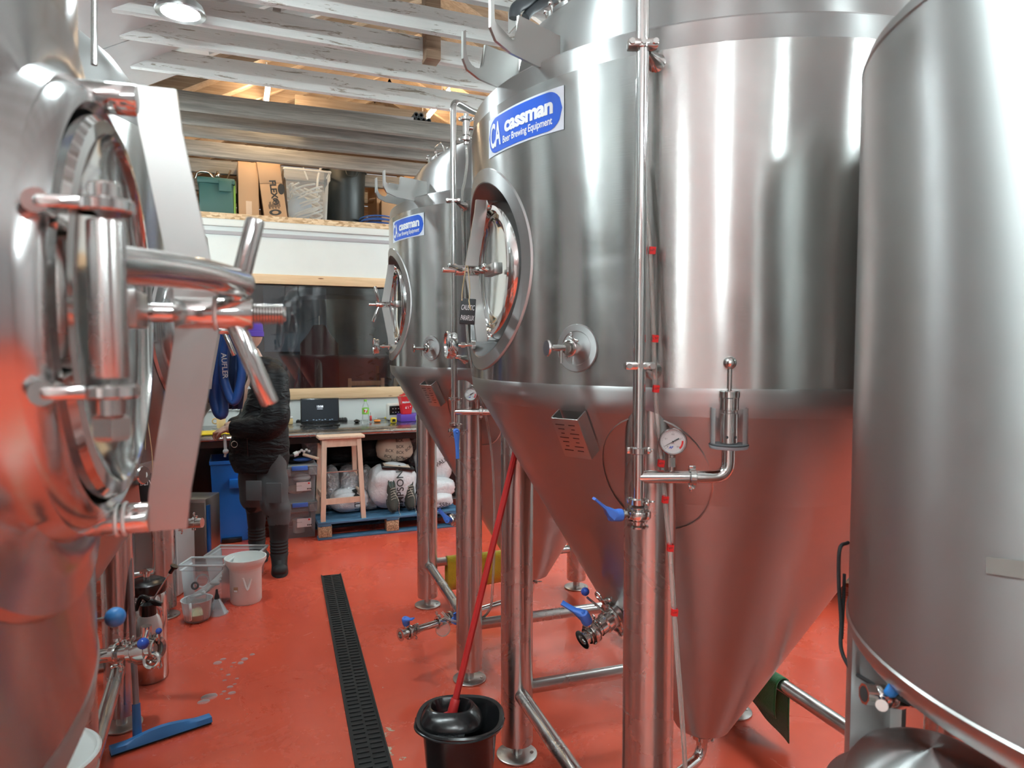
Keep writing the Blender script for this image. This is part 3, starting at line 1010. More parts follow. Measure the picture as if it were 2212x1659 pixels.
def legs_and_braces(root, half, ang, rc, bz=.25, top=1.42, ztop=1.38, rleg=.0585, skip=(), braces=((0, 1), (1, 2), (2, 3), (3, 0))):
    ps = []
    for k in range(4):
        a = ang + PI / 4 + k * PI / 2
        ps.append(V3((half * math.sqrt(2) * math.cos(a), half * math.sqrt(2) * math.sin(a), 0)))
    for k, p in enumerate(ps):
        if k in skip: continue
        r = math.hypot(p.x, p.y)
        zt = top
        while zt > .5 and rc(zt) > r + rleg * .2: zt -= .01
        zt = max(zt, .5)
        b = MB()
        # upper end cut to the slope of the cone
        n = 32; N0, N1 = [], []
        for i in range(n):
            q = p + V3((rleg * math.cos(2 * PI * i / n), rleg * math.sin(2 * PI * i / n), 0))
            rr = math.hypot(q.x, q.y)
            zz = .3
            while rc(zz) < rr + .0 and zz < ztop: zz += .01
            N0.append(V3((q.x, q.y, .055))); N1.append(V3((q.x, q.y, zz + .01)))
        b.rings([N0, N1], True, True, True)
        lo = b.build('leg', 'leg_steel', root)
        f = MB()
        f.lathe([(0, 0), (.072, 0), (.075, .002), (.075, .007), (.072, .009), (0, .009)], 36, T(p.x, p.y, 0))
        f.cyl((p.x, p.y, .009), (p.x, p.y, .06), .020, seg=16)
        f.cyl((p.x + .055, p.y, .007), (p.x + .055, p.y, .012), .007, seg=6)
        f.build('foot_plate', 'plate_steel', lo)
        # reinforcing pad where the leg meets the cone
        pad = MB()
        rr = []
        zpad = .5
        while rc(zpad) < .625: zpad += .01
        d = V3((p.x, p.y, 0)).normalized(); tn = V3((-d.y, d.x, 0))
        zc_ = zpad
        for e in (0.125, 0.12):
            ring = []
            for i in range(40):
                a = 2 * PI * i / 40
                z_ = zc_ + 1.22 * e * math.cos(a)
                s_ = 1.08 * e * math.sin(a)
                Rz = rc(z_) + (.004 if e < .125 else -.004)
                th = math.atan2(p.y, p.x) + s_ / Rz
                ring.append(V3((Rz * math.cos(th), Rz * math.sin(th), z_)))
            rr.append(ring)
        pad.rings(rr, True, False, False)
        pad.build('leg_pad', 'plate_steel', lo)
    for a, c in braces:
        if a in skip or c in skip: continue
        d = (ps[c] - ps[a]).normalized()
        MB().cyl(ps[a] + d * rleg * .9 + V3((0, 0, bz)), ps[c] - d * rleg * .9 + V3((0, 0, bz)), .0255, seg=20).build('brace', 'leg_steel', root)
    return ps
def hook(root, p0, p1, h=.075):
    """U-notched hose hook plate from the shoulder out to the tip"""
    p0, p1 = V3(p0), V3(p1)
    d = (p1 - p0); L = d.length; d.normalize()
    sd = V3((-d.y, d.x, 0)).normalized()
    w = .0035
    poly = [(0, -h * .55), (L * .72, -h * .55), (L * .93, -h * .42), (L, -h * .15), (L, h * .62), (L * .955, h * .70), (L * .95, h * .15)]
    for k in range(1, 8):
        a = PI * k / 8
        poly.append((L * .79 + L * .16 * math.cos(a), h * .15 - h * .42 * math.sin(a)))
    poly += [(L * .63, h * .15), (L * .62, h * .55), (0, h * .62)]
    b = MB()
    A = [b.bm.verts.new(p0 + d * x + V3((0, 0, y)) + sd * w) for x, y in poly]
    B = [b.bm.verts.new(p0 + d * x + V3((0, 0, y)) - sd * w) for x, y in poly]
    b.bm.faces.new(A); b.bm.faces.new(list(reversed(B)))
    n = len(poly)
    for i in range(n):
        k = (i + 1) % n
        b.bm.faces.new((A[i], B[i], B[k], A[k]))
    bmesh.ops.triangulate(b.bm, faces=[f for f in b.bm.faces if len(f.verts) > 4])
    return b.build('hose_hook', 'plate_steel', root, smooth=False)

T2C = (.616, 2.160)
def LP(px, py, v):                 # photo point on the near fermenter -> its own local coordinates
    p = P(px, py, v)
    return V3((p.x - T2C[0], p.y - T2C[1], p.z))

def conical_fermenter(uv, label, near=True):
    u, v = uv
    root = thing('conical_fermenter', label, 'fermentation tank', W(u, v), -YAW, None)
    R = .74
    dn = V3((-.949, -.316, 0)).normalized()
    DZ = 1.715
    rc = tank_body(root, R, door_dir=dn, door_z=DZ, hole=.236)
    ang = math.atan2(-.3, .895)
    legs_and_braces(root, .4725, -ang if False else math.radians(18.5), rc)
    Md = frame(dn * R + V3((0, 0, DZ)), dn, (0, 0, 1))
    # local y of Md points sideways; find the side that faces the aisle viewer (negative v)
    hd = 1.0 if (Md.to_3x3() @ V3((0, 1, 0))).y < 0 else -1.0
    door_assembly(root, Md, R, 0, hd, 'H' if near else 'V')
    # badge
    aR = math.atan2(LP(1122, 220, 1.72).y, LP(1122, 220, 1.72).x)
    a1 = math.radians(180 + 48)
    wrap_sticker(root, R, a1 - .42, a1, 2.005, 2.105, 'cassman', 'Beer Brewing Equipment', 'CA')
    # CIP riser with supports, tee, relief valve and gauge
    pr = .0135
    pv = 1.43
    px = LP(1384, 500, pv); X, Y = px.x, px.y
    ztop = 2.555 if True else 0
    zb = LP(1380, 1085, pv).z
    riser = MB().tube(bend([(X, Y, zb), (X, Y, 2.53), (X * .80, Y * .80, 2.535), (-.05, -.10, 2.62), (0, 0, 2.60)], .045, 8), pr, 20)
    riser.build('riser_pipe', 'polished_steel', root)
    od = V3((X, Y, 0)).normalized()
    for yy in (97, 790):
        zz = LP(1384, yy, pv).z
        pipe_support(root, (X, Y, zz), pr, V3((X, Y, zz)) - od * (math.hypot(X, Y) - R + .004) + V3((.012, 0, -.012)))
    zt = LP(1384, 1030, pv).z
    zc = LP(1384, 973, pv).z
    clamp(root, (X, Y, zc), (0, 0, 1), pr, (1, -.1, 0))
    arm_end = LP(1573, 1030, pv)
    ax = LP(1573, 1030, pv).x
    zcup = LP(1570, 965, pv).z
    MB().tube(bend([(X, Y, zt), (ax, Y, zt), (ax, Y, zcup + .005)], .062, 10), pr * 1.02, 20).build('relief_arm', 'polished_steel', root)
    cx = LP(1495, 1030, pv).x
    clamp(root, (cx, Y, zt), (1, 0, 0), pr, (0, 0, -1))
    # relief valve
    rv = MB()
    Mv = T(ax, Y, zcup)
    rv.lathe([(0, 0), (.013, 0), (.013, .006), (.0185, .008), (.0185, .070), (.0165, .072), (.0165, .076), (.0190, .078), (.0190, .102), (.0210, .104), (.0210, .116), (.0190, .118), (.006, .119), (0, .119)], 36, Mv)
    rvo = rv.build('relief_valve', 'polished_steel', root)
    cup = MB().lathe([(.036, .005), (.0385, .006), (.0385, .082), (.0365, .082), (.0365, .008)], 40, Mv)
    cup.build('clear_cup', 'glass_clear', rvo)
    MB().lathe([(.0, -.003), (.039, -.003), (.0405, .001), (.0395, .006), (.0, .006)], 40, Mv).build('cup_base', 'grey_plastic', rvo)
    MB().lathe([(.0395, .0035), (.0410, .005), (.0395, .0065)], 40, Mv).build('seal_ring', 'black_rubber', rvo)
    MB().cyl((ax, Y, zcup + .118), (ax, Y, zcup + .168), .0045, seg=14).sphere((ax, Y, zcup + .176), .0135, seg=24).build('pull_knob', 'polished_steel', rvo)
    hh = MB()
    for q in (-.5, .5):
        hh.lathe([(0, 0), (.003, 0)], 12, frame((ax + .019 * math.sin(q) , Y - .0190 * math.cos(q), zcup + .022), (math.sin(q), -math.cos(q), 0)))
    hh.build('vent_hole', 'dark_recess', rvo)
    # gauge
    gx = LP(1452, 953, pv)
    g = gauge(root, (gx.x, Y - .006, LP(1456, 953, pv).z), (-.15, -1, .05), (0, 0, 1), .0270, -1.05)
    MB().cyl((gx.x, Y, zt + pr * .8), (gx.x, Y, LP(1456, 975, pv).z), .0045, seg=12).cyl((gx.x, Y, LP(1456, 1008, pv).z), (gx.x, Y, LP(1456, 988, pv).z), .0085, seg=6).build('gauge_neck', 'fitting_steel', root)
    # lower clamp, butterfly valve, open ferrule
    z1 = LP(1384, 1083, pv).z
    clamp(root, (X, Y, z1), (0, 0, 1), pr, (.9, -.5, 0))
    z2 = LP(1384, 1110, pv).z
    if near:
        butterfly(root, (X, Y, z2), (0, 0, 1), pr, (-1, -.25, 0), (0, 0, 1), .038, kick=4.6, wd=1.15)
    else:
        butterfly(root, (X, Y, z2), (0, 0, 1), pr, (.25, -1, 0), (0, 0, -1), .11)
    b = MB(); ferrule_end(b, (X, Y, LP(1384, 1132, pv).z), (0, 0, -1), pr * 1.1); b.build('ferrule', 'fitting_steel', root)
    # sample valve in its round recess
    sp = LP(1256, 752, 1.60)
    a_s = math.atan2(sp.y, sp.x)
    sn = V3((math.cos(a_s), math.sin(a_s), 0))
    Ms = frame(sn * R + V3((0, 0, sp.z)), sn, (0, 0, 1))
    sg = 48
    def sring(r, d):
        return [Ms @ V3((r * math.cos(2 * PI * i / sg), r * math.sin(2 * PI * i / sg), d + math.sqrt(R * R - (r * math.sin(2 * PI * i / sg)) ** 2) - R)) for i in range(sg)]
    MB().rings([sring(.056, .0005), sring(.054, .004), sring(.040, .004), sring(.038, .001)], cap0=False, cap1=False).build('sample_collar', 'satin_steel', root)
    MB().rings([sring(.039, .002), sring(.001, .002)], cap0=False, cap1=False).build('sample_recess', 'dark_recess' if False else 'satin_steel', root)
    sv = MB()
    base = sn * R + V3((0, 0, sp.z))
    sv.cyl(base, base + sn * .045, .0125, seg=20)
    left = V3((-.93, -.37, 0)).normalized()
    tip = base + sn * .040 + left * .015
    sv.cyl(base + sn * .030, base + sn * .036 + left * .040, .0075, seg=16)
    sv.cyl(base + sn * .036 + left * .018, base + sn * .036 + left * .018 + V3((0, 0, -.034)), .0045, seg=12)
    svo = sv.build('sample_valve', 'fitting_steel', root)
    clamp(svo, base + sn * .026, sn, .0135, (.5, 0, 1), wings=True)
    k = base + sn * .038 + left * .050
    MB().lathe([(0, -.003), (.0175, -.003), (.019, 0), (.0175, .003), (0, .003)], 28, frame(k, left)).cyl(base + sn * .036 + left * .03, k, .0045, seg=12).build('sample_knob', 'fitting_steel', svo)
    # thermometer on the shell beside the manway
    tp = LP(1024, 745, 2.02)
    a_t = math.atan2(tp.y, tp.x)
    tn = V3((math.cos(a_t), math.sin(a_t), 0))
    s0 = tn * (R - .002) + V3((0, 0, tp.z))
    MB().cyl(s0, s0 + tn * .055, .005, seg=12).cyl(s0 + tn * .03, s0 + tn * .042, .009, seg=6).cyl(s0 + tn * .0, s0 + tn * .012, .016, seg=20).build('thermometer_stem', 'fitting_steel', root)
    gauge(root, s0 + tn * .078, (tn + V3((0, -.1, 0))), (0, 0, 1), .038, .6, 'thermometer', red=False)
    # name plate bracket on the upper cone
    na = math.atan2(-.55, -.48)
    nd = V3((math.cos(na), math.sin(na), 0))
    zt_, zb_ = 1.36, 1.25
    q0 = nd * (rc(zt_) + .003) + V3((0, 0, zt_)); q1 = nd * (rc(zb_) + .003) + V3((0, 0, zb_))
    dn_ = (q1 - q0).normalized(); tn_ = V3((-nd.y, nd.x, 0)); on_ = tn_.cross(dn_).normalized()
    if on_.dot(nd) < 0: on_ = -on_
    Mn = Matrix((tn_, dn_, on_)).transposed().to_4x4(); Mn.translation = (q0 + q1) / 2
    b = MB()
    b.box((0, 0, .036), (.078, .115, .003), Mn, bev=.001)
    b.box((-.038, 0, .018), (.003, .115, .036), Mn).box((.038, 0, .018), (.003, .115, .036), Mn)
    npo = b.build('plate_bracket', 'plate_steel', root)
    tm = MB()
    for r_ in range(7):
        for cc in range(2):
            tm.box((-.018 + cc * .034, -.040 + r_ * .0125, .0378), (.026 - .008 * ((r_ + cc) % 3), .0022, .0004), Mn)
    tm.build('plate_engraving', 'black_print', npo, smooth=False)
    # hose hooks
    for (xa, ya, xb, yb, za) in ((-.50, -.43, -.665, -.62, 2.215), (-.60, -.25, -.74, -.41, 2.235)):
        hook(root, (xa, ya, za), (xb, yb, za), .085)
    # lid on the dished top
    lc = V3((-.42, -.21, 2.435)); ln = V3((-.42, -.21, 1.35)).normalized()
    Ml = frame(lc, ln, (0, 0, 1))
    lb = MB().lathe([(.085, -.04), (.085, .0), (.100, .002), (.102, .006), (.100, .016), (.09, .020), (.05, .030), (0, .033)], 40, Ml)
    lo = lb.build('top_lid', 'satin_steel', root)
    for k_ in range(10):
        lk = MB()
        a = 2 * PI * k_ / 10
        lk.cyl(Ml @ V3((.098 * math.cos(a), .098 * math.sin(a), -.01)), Ml @ V3((.098 * math.cos(a), .098 * math.sin(a), .03)), .005, seg=8)
        lk.sphere((.098 * math.cos(a), .098 * math.sin(a), .03), .008, M=Ml, seg=10)
        lk.build('lid_clamp', 'fitting_steel', lo)
    MB().tube(bend([Ml @ V3((-.03, -.05, .02)), Ml @ V3((-.03, -.05, .07)), Ml @ V3((-.03, .05, .07)), Ml @ V3((-.03, .05, .02))], .02), .004, 10).build('lid_handle', 'fitting_steel', lo)
    # racking valve low on the cone
    if near:
        q0 = LP(1345, 1318, 2.02); q1 = LP(1250, 1388, 1.93)
        ax_ = (q1 - q0).normalized()
        b = MB()
        b.cyl(q0 - ax_ * .05, q0 + ax_ * .045, .026, seg=24)
        M = frame(q0, ax_)
        b.lathe([(.026, .03), (.044, .032), (.044, .044), (.030, .046), (.030, .075), (.026, .080), (.026, .1)], 32, M)
        ro = b.build('racking_port', 'fitting_steel', root)
        clamp(root, q0 + ax_ * .038, ax_, .033, (.2, .5, 1))
        MB().tube([q0 + ax_ * .062 + V3((0, 0, .02)), LP(1268, 1290, 1.98)], .0035, 8).build('lever_rod', 'fitting_steel', root)
        MB().sphere(tuple(LP(1264, 1278, 1.98)), .0125, seg=20).build('lever_ball', 'blue_ball', root)
        butterfly(root, q0 + ax_ * .125, ax_, .0165, (-.35, -.35, .85), (-.8, .3, .35), .062, 'racking_valve', kick=4.0, wd=.85)
        clamp(root, q0 + ax_ * .100, ax_, .017, (.3, 0, 1))
        b = MB(); ferrule_end(b, q0 + ax_ * .158, ax_, .019); b.build('ferrule', 'fitting_steel', root)
    else:
        q0 = V3((-.30, -.12, .66)); ax_ = V3((-.9, -.3, -.35)).normalized()
        MB().cyl(q0, q0 + ax_ * .10, .02).build('racking_port', 'fitting_steel', root)
        clamp(root, q0 + ax_ * .05, ax_, .022, (0, .3, 1))
        butterfly(root, q0 + ax_ * .12, ax_, .0165, (-.3, -.9, .2), (-.6, 0, .75), .07, 'racking_valve')
    # outlet: elbow under the cone, pipe to the front
    oe = V3((-.60, -.575, .255)) if not near else V3((-.62, -.58, .235))
    oz = .175
    pts = bend([(0, 0, .28), (0, 0, oz), (oe.x, oe.y, oz if near else .20)], .07, 8)
    MB().tube(pts, .0175, 18).build('outlet_pipe', 'polished_steel', root)
    clamp(root, (0, 0, .245), (0, 0, 1), .021, (1, -.4, 0))
    if not near:
        d = (oe - V3((0, 0, oe.z))).normalized()
        e = V3((oe.x, oe.y, .20))
        clamp(root, e - d * .20, d, .0185, (0, 0, 1))
        butterfly(root, e - d * .03, d, .0165, (-.2, -.3, 1), (.8, -.5, -.3), .06, 'outlet_valve')
        butterfly(root, e - d * .27, d, .0165, (.5, -.9, .1), (-.3, 0, 1), .05, 'outlet_valve')
        clamp(root, e - d * .07, d, .0175, (0, .4, -1))
        MB().lathe([(.0, -.01), (.034, -.008), (.036, 0), (.034, .008), (.0, .01)], 24, frame(e - d * .23 + V3((0, -.02, -.035)), (.2, -1, .1))).build('sight_glass', 'tube_clear', root)
        b = MB(); ferrule_end(b, e + d * .012, d, .019); b.build('ferrule', 'fitting_steel', root)
    return root, rc

near_tank, rc2 = conical_fermenter(T2C, 'large conical fermenter in the middle with clear-cup relief valve and red-marked level tube', True)
far_tank, rc1 = conical_fermenter((.105, 3.635), 'conical fermenter farther down the aisle, beside the window', False)

# level tube with its red marker tapes, on the near fermenter
tp = [LP(1388, 340, 1.46), LP(1396, 450, 1.45), LP(1405, 560, 1.44), LP(1412, 730, 1.43), LP(1416, 850, 1.43), LP(1422, 930, 1.44), LP(1431, 1020, 1.45), LP(1440, 1120, 1.44), LP(1448, 1200, 1.43), LP(1456, 1320, 1.42), LP(1464, 1430, 1.41), LP(1474, 1560, 1.41), LP(1480, 1659, 1.42), LP(1484, 1800, 1.45)]
st = MB().tube(spline(tp, 6), .0052, 14, caps=False).build('level_tube', 'tube_clear', near_tank)
for i, (x, y, v, s) in enumerate(((1408, 541, 1.44, 'NA'), (1414, 731, 1.43, '1.50'), (1416, 839, 1.43, '1500'), (1427, 1000, 1.447, '900'), (1436, 1078, 1.445, '2ml'), (1447, 1182, 1.43, '300'), (1456, 1321, 1.42, '100'))):
    q = LP(x, y, v)
    M = frame(q, (.08, -.1, 1), (1, 0, 0))
    b = MB().lathe([(.0062, -.0075), (.0066, -.0075), (.0066, .0075), (.0062, .0075)], 16, M)
    b.box((.001, -.0063, 0), (.012, .0012, .015), M)
    o = b.build('marker_tape', 'red_tape', st)
    vs, fs = text_geo(s, .0065)
    MB().mesh(vs, fs, T(q.x, q.y - .0072, q.z) @ RX(PI / 2) @ RZ(.3)).build('handwriting', 'black_print', o, smooth=False)
# the far tank's sampling cross and hose hanging from the riser
fr = far_tank
def FP(px, py, v):
    p = P(px, py, v); return V3((p.x - .105, p.y - 3.635, p.z))
b = MB()
b.cyl(FP(1007, 246, 2.93), FP(1007, 312, 2.93), .011, seg=16)
b.cyl(FP(1007, 262, 2.93), FP(1007, 292, 2.93), .016, seg=16)
b.cyl(FP(1007, 276, 2.93), FP(1032, 279, 2.93), .009, seg=12)
b.build('sampling_cross', 'fitting_steel', fr)
clamp(fr, FP(1007, 257, 2.93), (0, 0, 1), .018, (1, 0, 0)); clamp(fr, FP(1007, 301, 2.93), (0, 0, 1), .018, (1, 0, 0))
MB().tube(spline([FP(1007, 312, 2.93), FP(1009, 350, 2.93), FP(1004, 390, 2.94), FP(998, 430, 2.95), FP(1002, 560, 2.96), FP(1008, 700, 2.95), FP(1020, 800, 2.95), FP(1040, 870, 2.95), FP(1052, 910, 2.98), FP(1065, 1010, 3.0), FP(1068, 1150, 3.0), FP(1064, 1270, 3.02), FP(1056, 1320, 3.05), FP(1020, 1345, 3.1), FP(975, 1340, 3.05), FP(955, 1322, 3.05)], 6), .0055, 12, caps=False).build('level_tube', 'tube_clear', fr)

# ------------------------------------------------------------------ the near left tank, its door close to the camera
T4C = (-1.09, .357)
R4 = .74
nn4 = V3((.949, .316, 0)).normalized()
t4 = thing('polished_fermenter', 'very close steel tank at the left edge, threaded door spindle pointing right', 'fermentation tank', W(*T4C), -YAW)
dz4 = P(500, 677, .63).z
LOW = dict(zlo=1.17, cone_b=.14, zm=.86)
rc4 = tank_body(t4, R4, door_dir=nn4, door_z=dz4, hole=.215, **LOW)
legs_and_braces(t4, .475, math.radians(23.5), rc4, ztop=1.11)
Md = frame(nn4 * R4 + V3((0, 0, dz4)), nn4, (0, 0, 1))
hd4 = 1.0 if (Md.to_3x3() @ V3((0, 1, 0))).y < 0 else -1.0
door_assembly(t4, Md, R4, .035, hd4, 'V', hinge=True, oring=True)
def L4(px, py, v):
    p = P(px, py, v); return V3((p.x - T4C[0], p.y - T4C[1], p.z))
MB().tube([L4(203, 140, 1.02), L4(203, -250, 1.02)], .0045, 12).build('riser_pipe', 'polished_steel', t4)
MB().sphere(tuple(L4(249, 1333, 1.02)), .0148, seg=24).build('lever_ball', 'squeegee_blue', t4)
MB().cyl(L4(249, 1333, 1.02), L4(180, 1345, 1.02), .0035, seg=8).build('lever_rod', 'fitting_steel', t4)

# ------------------------------------------------------------------ left row, second and third tanks
T5C = (-1.80, 2.03)
t5 = thing('polished_fermenter', 'second tank of the left row, blue hose hung on its door spindle', 'fermentation tank', W(*T5C), -YAW)
rc5 = tank_body(t5, R4, door_dir=nn4, door_z=1.56, hole=.215, **LOW)
legs_and_braces(t5, .475, math.radians(23.5), rc5, ztop=1.11)
Md = frame(nn4 * R4 + V3((0, 0, 1.56)), nn4, (0, 0, 1))
door_assembly(t5, Md, R4, .035, hd4, 'V', hinge=False)
def L5(px, py, v):
    p = P(px, py, v); return V3((p.x - T5C[0], p.y - T5C[1], p.z))
# outlet pipe with two ball-handled valves
v5 = 1.78
MB().tube([L5(120, 1432, v5 + .05), L5(250, 1412, v5), L5(330, 1402, v5 - .02)], .0185, 20).build('outlet_pipe', 'polished_steel', t5)
e5 = (L5(330, 1402, v5 - .02) - L5(250, 1412, v5)).normalized()
clamp(t5, L5(253, 1410, v5), e5, .020, (0, -.3, -1))
clamp(t5, L5(290, 1407, v5), e5, .020, (0, -.3, 1))
butterflyb = MB()
Mb = frame(L5(315, 1404, v5), e5)
butterflyb.lathe([(.02, -.02), (.036, -.018), (.038, 0), (.036, .018), (.02, .02)], 30, Mb)
butterflyb.cyl(L5(316, 1385, v5), L5(316, 1352, v5), .013, seg=18)
butterflyb.torus(.018, .005, frame(L5(328, 1426, v5 - .03), (.2, -1, .3)), 24, 8)
butterflyb.build('outlet_valve', 'fitting_steel', t5)
clamp(t5, L5(338, 1400, v5), e5, .021, (0, -.4, -1))
MB().tube([L5(318, 1362, v5 - .02), L5(309, 1392, v5 - .05)], .0035, 8).tube([L5(343, 1390, v5), L5(343, 1365, v5 - .01)], .003, 8).build('lever_rod', 'fitting_steel', t5)
MB().sphere(tuple(L5(309, 1390, v5 - .06)), .0145, seg=20).sphere(tuple(L5(343, 1363, v5 - .01)), .008, seg=14).build('lever_ball', 'blue_ball', t5)
# small sample port
sq = L5(302, 1030, 1.62)
b = MB().cyl(L5(285, 1030, 1.66), L5(309, 1026, 1.60), .010, seg=14)
b.lathe([(0, -.004), (.020, -.004), (.022, 0), (.020, .004), (0, .004)], 24, frame(L5(309, 1026, 1.60), (1, -.15, .1)))
b.build('sample_valve', 'fitting_steel', t5)

T6C = (-2.57, 4.02)
t6 = thing('polished_fermenter', 'farthest tank of the left row, mostly hidden, one leg showing', 'fermentation tank', W(*T6C), -YAW)
rc6 = tank_body(t6, R4, **LOW)
legs_and_braces(t6, .475, math.radians(23.5), rc6, ztop=1.11)
def L6(px, py, v):
    p = P(px, py, v); return V3((p.x - T6C[0], p.y - T6C[1], p.z))
v6 = 3.0
MB().tube([L6(240, 1128, v6 + .1), L6(310, 1131, v6), L6(400, 1131, v6)], .0165, 18).build('sample_pipe', 'fitting_steel', t6)
clamp(t6, L6(392, 1131, v6), (1, 0, 0), .018, (0, -.3, -1))
clamp(t6, L6(420, 1129, v6), (1, 0, 0), .018, (0, .3, 1))
MB().tube([L6(400, 1131, v6), L6(437, 1129, v6)], .022, 18).build('pipe_end', 'fitting_steel', t6)

# ------------------------------------------------------------------ the close tank on the right
T3C = (1.005, .893)
R3 = .50
t3 = thing('steel_brewing_vessel', 'plain brushed steel vessel at the right edge with small blue-handled tap below', 'tank', W(*T3C), -YAW)
zt3, zb3 = 1.925, 1.075
MB().lathe([(R3, zb3), (R3, zt3 - .012), (R3 - .002, zt3)], 256).build('shell', 'vessel_steel', t3)
MB().lathe([(R3 - .002, zt3), (R3 + .0005, zt3 + .002), (R3 - .006, zt3 + .02), (R3 - .03, zt3 + .045), (R3 - .09, zt3 + .08), (R3 - .2, zt3 + .11), (0, zt3 + .14)], 128).build('dished_top', 'satin_steel', t3)
MB().lathe([(R3 + .0005, zb3 + .001), (R3 + .003, zb3 - .002), (R3 + .003, zb3 - .010), (R3, zb3 - .022), (R3 - .01, zb3 - .035), (R3 - .02, zb3 - .035)], 256).build('rim_band', 'plate_steel', t3)
MB().lathe([(R3 - .015, zb3 - .012), (R3 - .06, zb3 - .05), (R3 - .16, zb3 - .10), (R3 - .30, zb3 - .135), (0, zb3 - .15)], 128).build('dished_base', 'cone_steel', t3)
# skirt legs: curved plates running to the floor
def skirt(a0, a1, name='skirt_leg', r=R3):
    b = MB(); N = 14
    for rr_ in (r, r - .012):
        pass
    rs = []
    outer = [[V3((r * math.cos(a0 + (a1 - a0) * i / N), r * math.sin(a0 + (a1 - a0) * i / N), z)) for i in range(N + 1)] for z in (0, zb3 - .005)]
    inner = [[V3(((r - .014) * math.cos(a0 + (a1 - a0) * i / N), (r - .014) * math.sin(a0 + (a1 - a0) * i / N), z)) for i in range(N + 1)] for z in (0, zb3 - .005)]
    loop0 = outer[0] + list(reversed(inner[0])); loop1 = outer[1] + list(reversed(inner[1]))
    b.rings([loop0, loop1], True, True, True)
    return b.build(name, 'plate_steel', t3)
ang_a = math.radians(163)
l_ = skirt(math.radians(128), ang_a)
MB().box((R3 - .035, 0, zb3 / 2 - .01), (.07, .004, zb3 - .03), RZ(ang_a)).build('leg_flange', 'satin_steel', l_)
skirt(math.radians(285), math.radians(315))
skirt(math.radians(15), math.radians(50))
# inner support sheets behind the opening
def sheet(a0, a1, r, z0, z1, name, m):
    N = 16; b = MB()
    lo_, hi_ = [], []
    for rr_, rev in ((r, False), (r - .006, True)):
        q = [a0 + (a1 - a0) * i / N for i in range(N + 1)]
        if rev: q.reverse()
        lo_ += [V3((rr_ * math.cos(t_), rr_ * math.sin(t_), z0)) for t_ in q]
        hi_ += [V3((rr_ * math.cos(t_), rr_ * math.sin(t_), z1)) for t_ in q]
    b.rings([lo_, hi_], True, True, True)
    return b.build(name, m, t3)
sheet(math.radians(120), math.radians(170), R3 - .055, 0, zb3 - .06, 'inner_skirt', 'plate_steel')
sheet(math.radians(150), math.radians(330), .30, .0, zb3 - .11, 'inner_skirt', 'cone_steel')
# ball valve with blue sleeved lever
def L3(px, py, v):
    p = P(px, py, v); return V3((p.x - T3C[0], p.y - T3C[1], p.z))
vb = .93
b = MB()
b.cyl(L3(1866, 1499, vb), L3(1888, 1501, vb), .0145, seg=8).cyl(L3(1886, 1501, vb), L3(1925, 1506, vb + .01), .012, seg=20)
b.cyl(L3(1925, 1506, vb + .01), L3(1948, 1509, vb + .02), .0145, seg=8).cyl(L3(1948, 1509, vb + .02), L3(1985, 1514, vb + .10), .011, seg=16)
b.cyl(L3(1905, 1515, vb - .01), L3(1905, 1524, vb - .03), .008, seg=12).sphere(tuple(L3(1905, 1505, vb)), .0165, seg=20)
bv = b.build('ball_valve', 'fitting_steel', t3, angle=20)
MB().lathe([(0, 0), (.0105, 0)], 20, frame(L3(1865.5, 1499, vb), L3(1866, 1499, vb) - L3(1888, 1501, vb))).build('valve_bore', 'dark_recess', bv)
q0, q1 = L3(1921, 1500, vb - .025), L3(1945, 1468, vb - .03)
lv = MB(); dd_ = (q1 - q0).normalized()
rs = []
for t_, w_ in ((-.10, .006), (0, .0095), (.2, .0102), (.8, .0105), (.95, .009), (1.0, .004)):
    c_ = q0 + (q1 - q0) * t_ * 1.0
    sd_ = V3((1, 0, 0)) - dd_ * dd_.x; sd_.normalize(); ud = dd_.cross(sd_)
    rs.append([c_ + sd_ * w_ * math.cos(2 * PI * i / 16) + ud * w_ * .42 * math.sin(2 * PI * i / 16) for i in range(16)])
lv.rings(rs)
lo = lv.build('lever', 'squeegee_blue' if False else 'blue_hose', bv)
lo.data.materials[0] = plain('lever_blue', (0.02, 0.25, 0.72), 0.35); lo['label'] = 'blue rubber-sleeved lever'
# ------------------------------------------------------------------ worktop along the back wall
CF = 5.66
CZ = .83
def rect(px0, py0, px1, py1, Y):
    a, c = PY(px0, py0, Y), PY(px1, py1, Y)
    return a.x, c.x, c.z, a.z
wt = thing('worktop', 'long steel worktop under the window with rounded front edge', 'worktop', (0.5, 6.05, 0))
b = MB().box((0, .02, CZ - .012), (4.6, .80, .024), bev=.004)
b.tube([(-2.3, CF - 6.05, CZ - .020), (2.3, CF - 6.05, CZ - .020)], .020, 12)
b.build('top', 'worktop_steel', wt)
MB().box((0, CF - 6.05 + .06, CZ - .065), (4.5, .03, .06)).build('apron', 'black_plastic', wt)
for X in (-1.55, -.42, 2.2):
    for Y in (-.30, .36):
        MB().cyl((X, Y, 0), (X, Y, CZ - .03), .02, seg=16).build('leg', 'leg_steel', wt)
b = MB().box((0, .40, .40), (4.5, .012, .72)); b.build('dark_backing', 'black_plastic', wt)  # black sheet standing in for the shade under the worktop
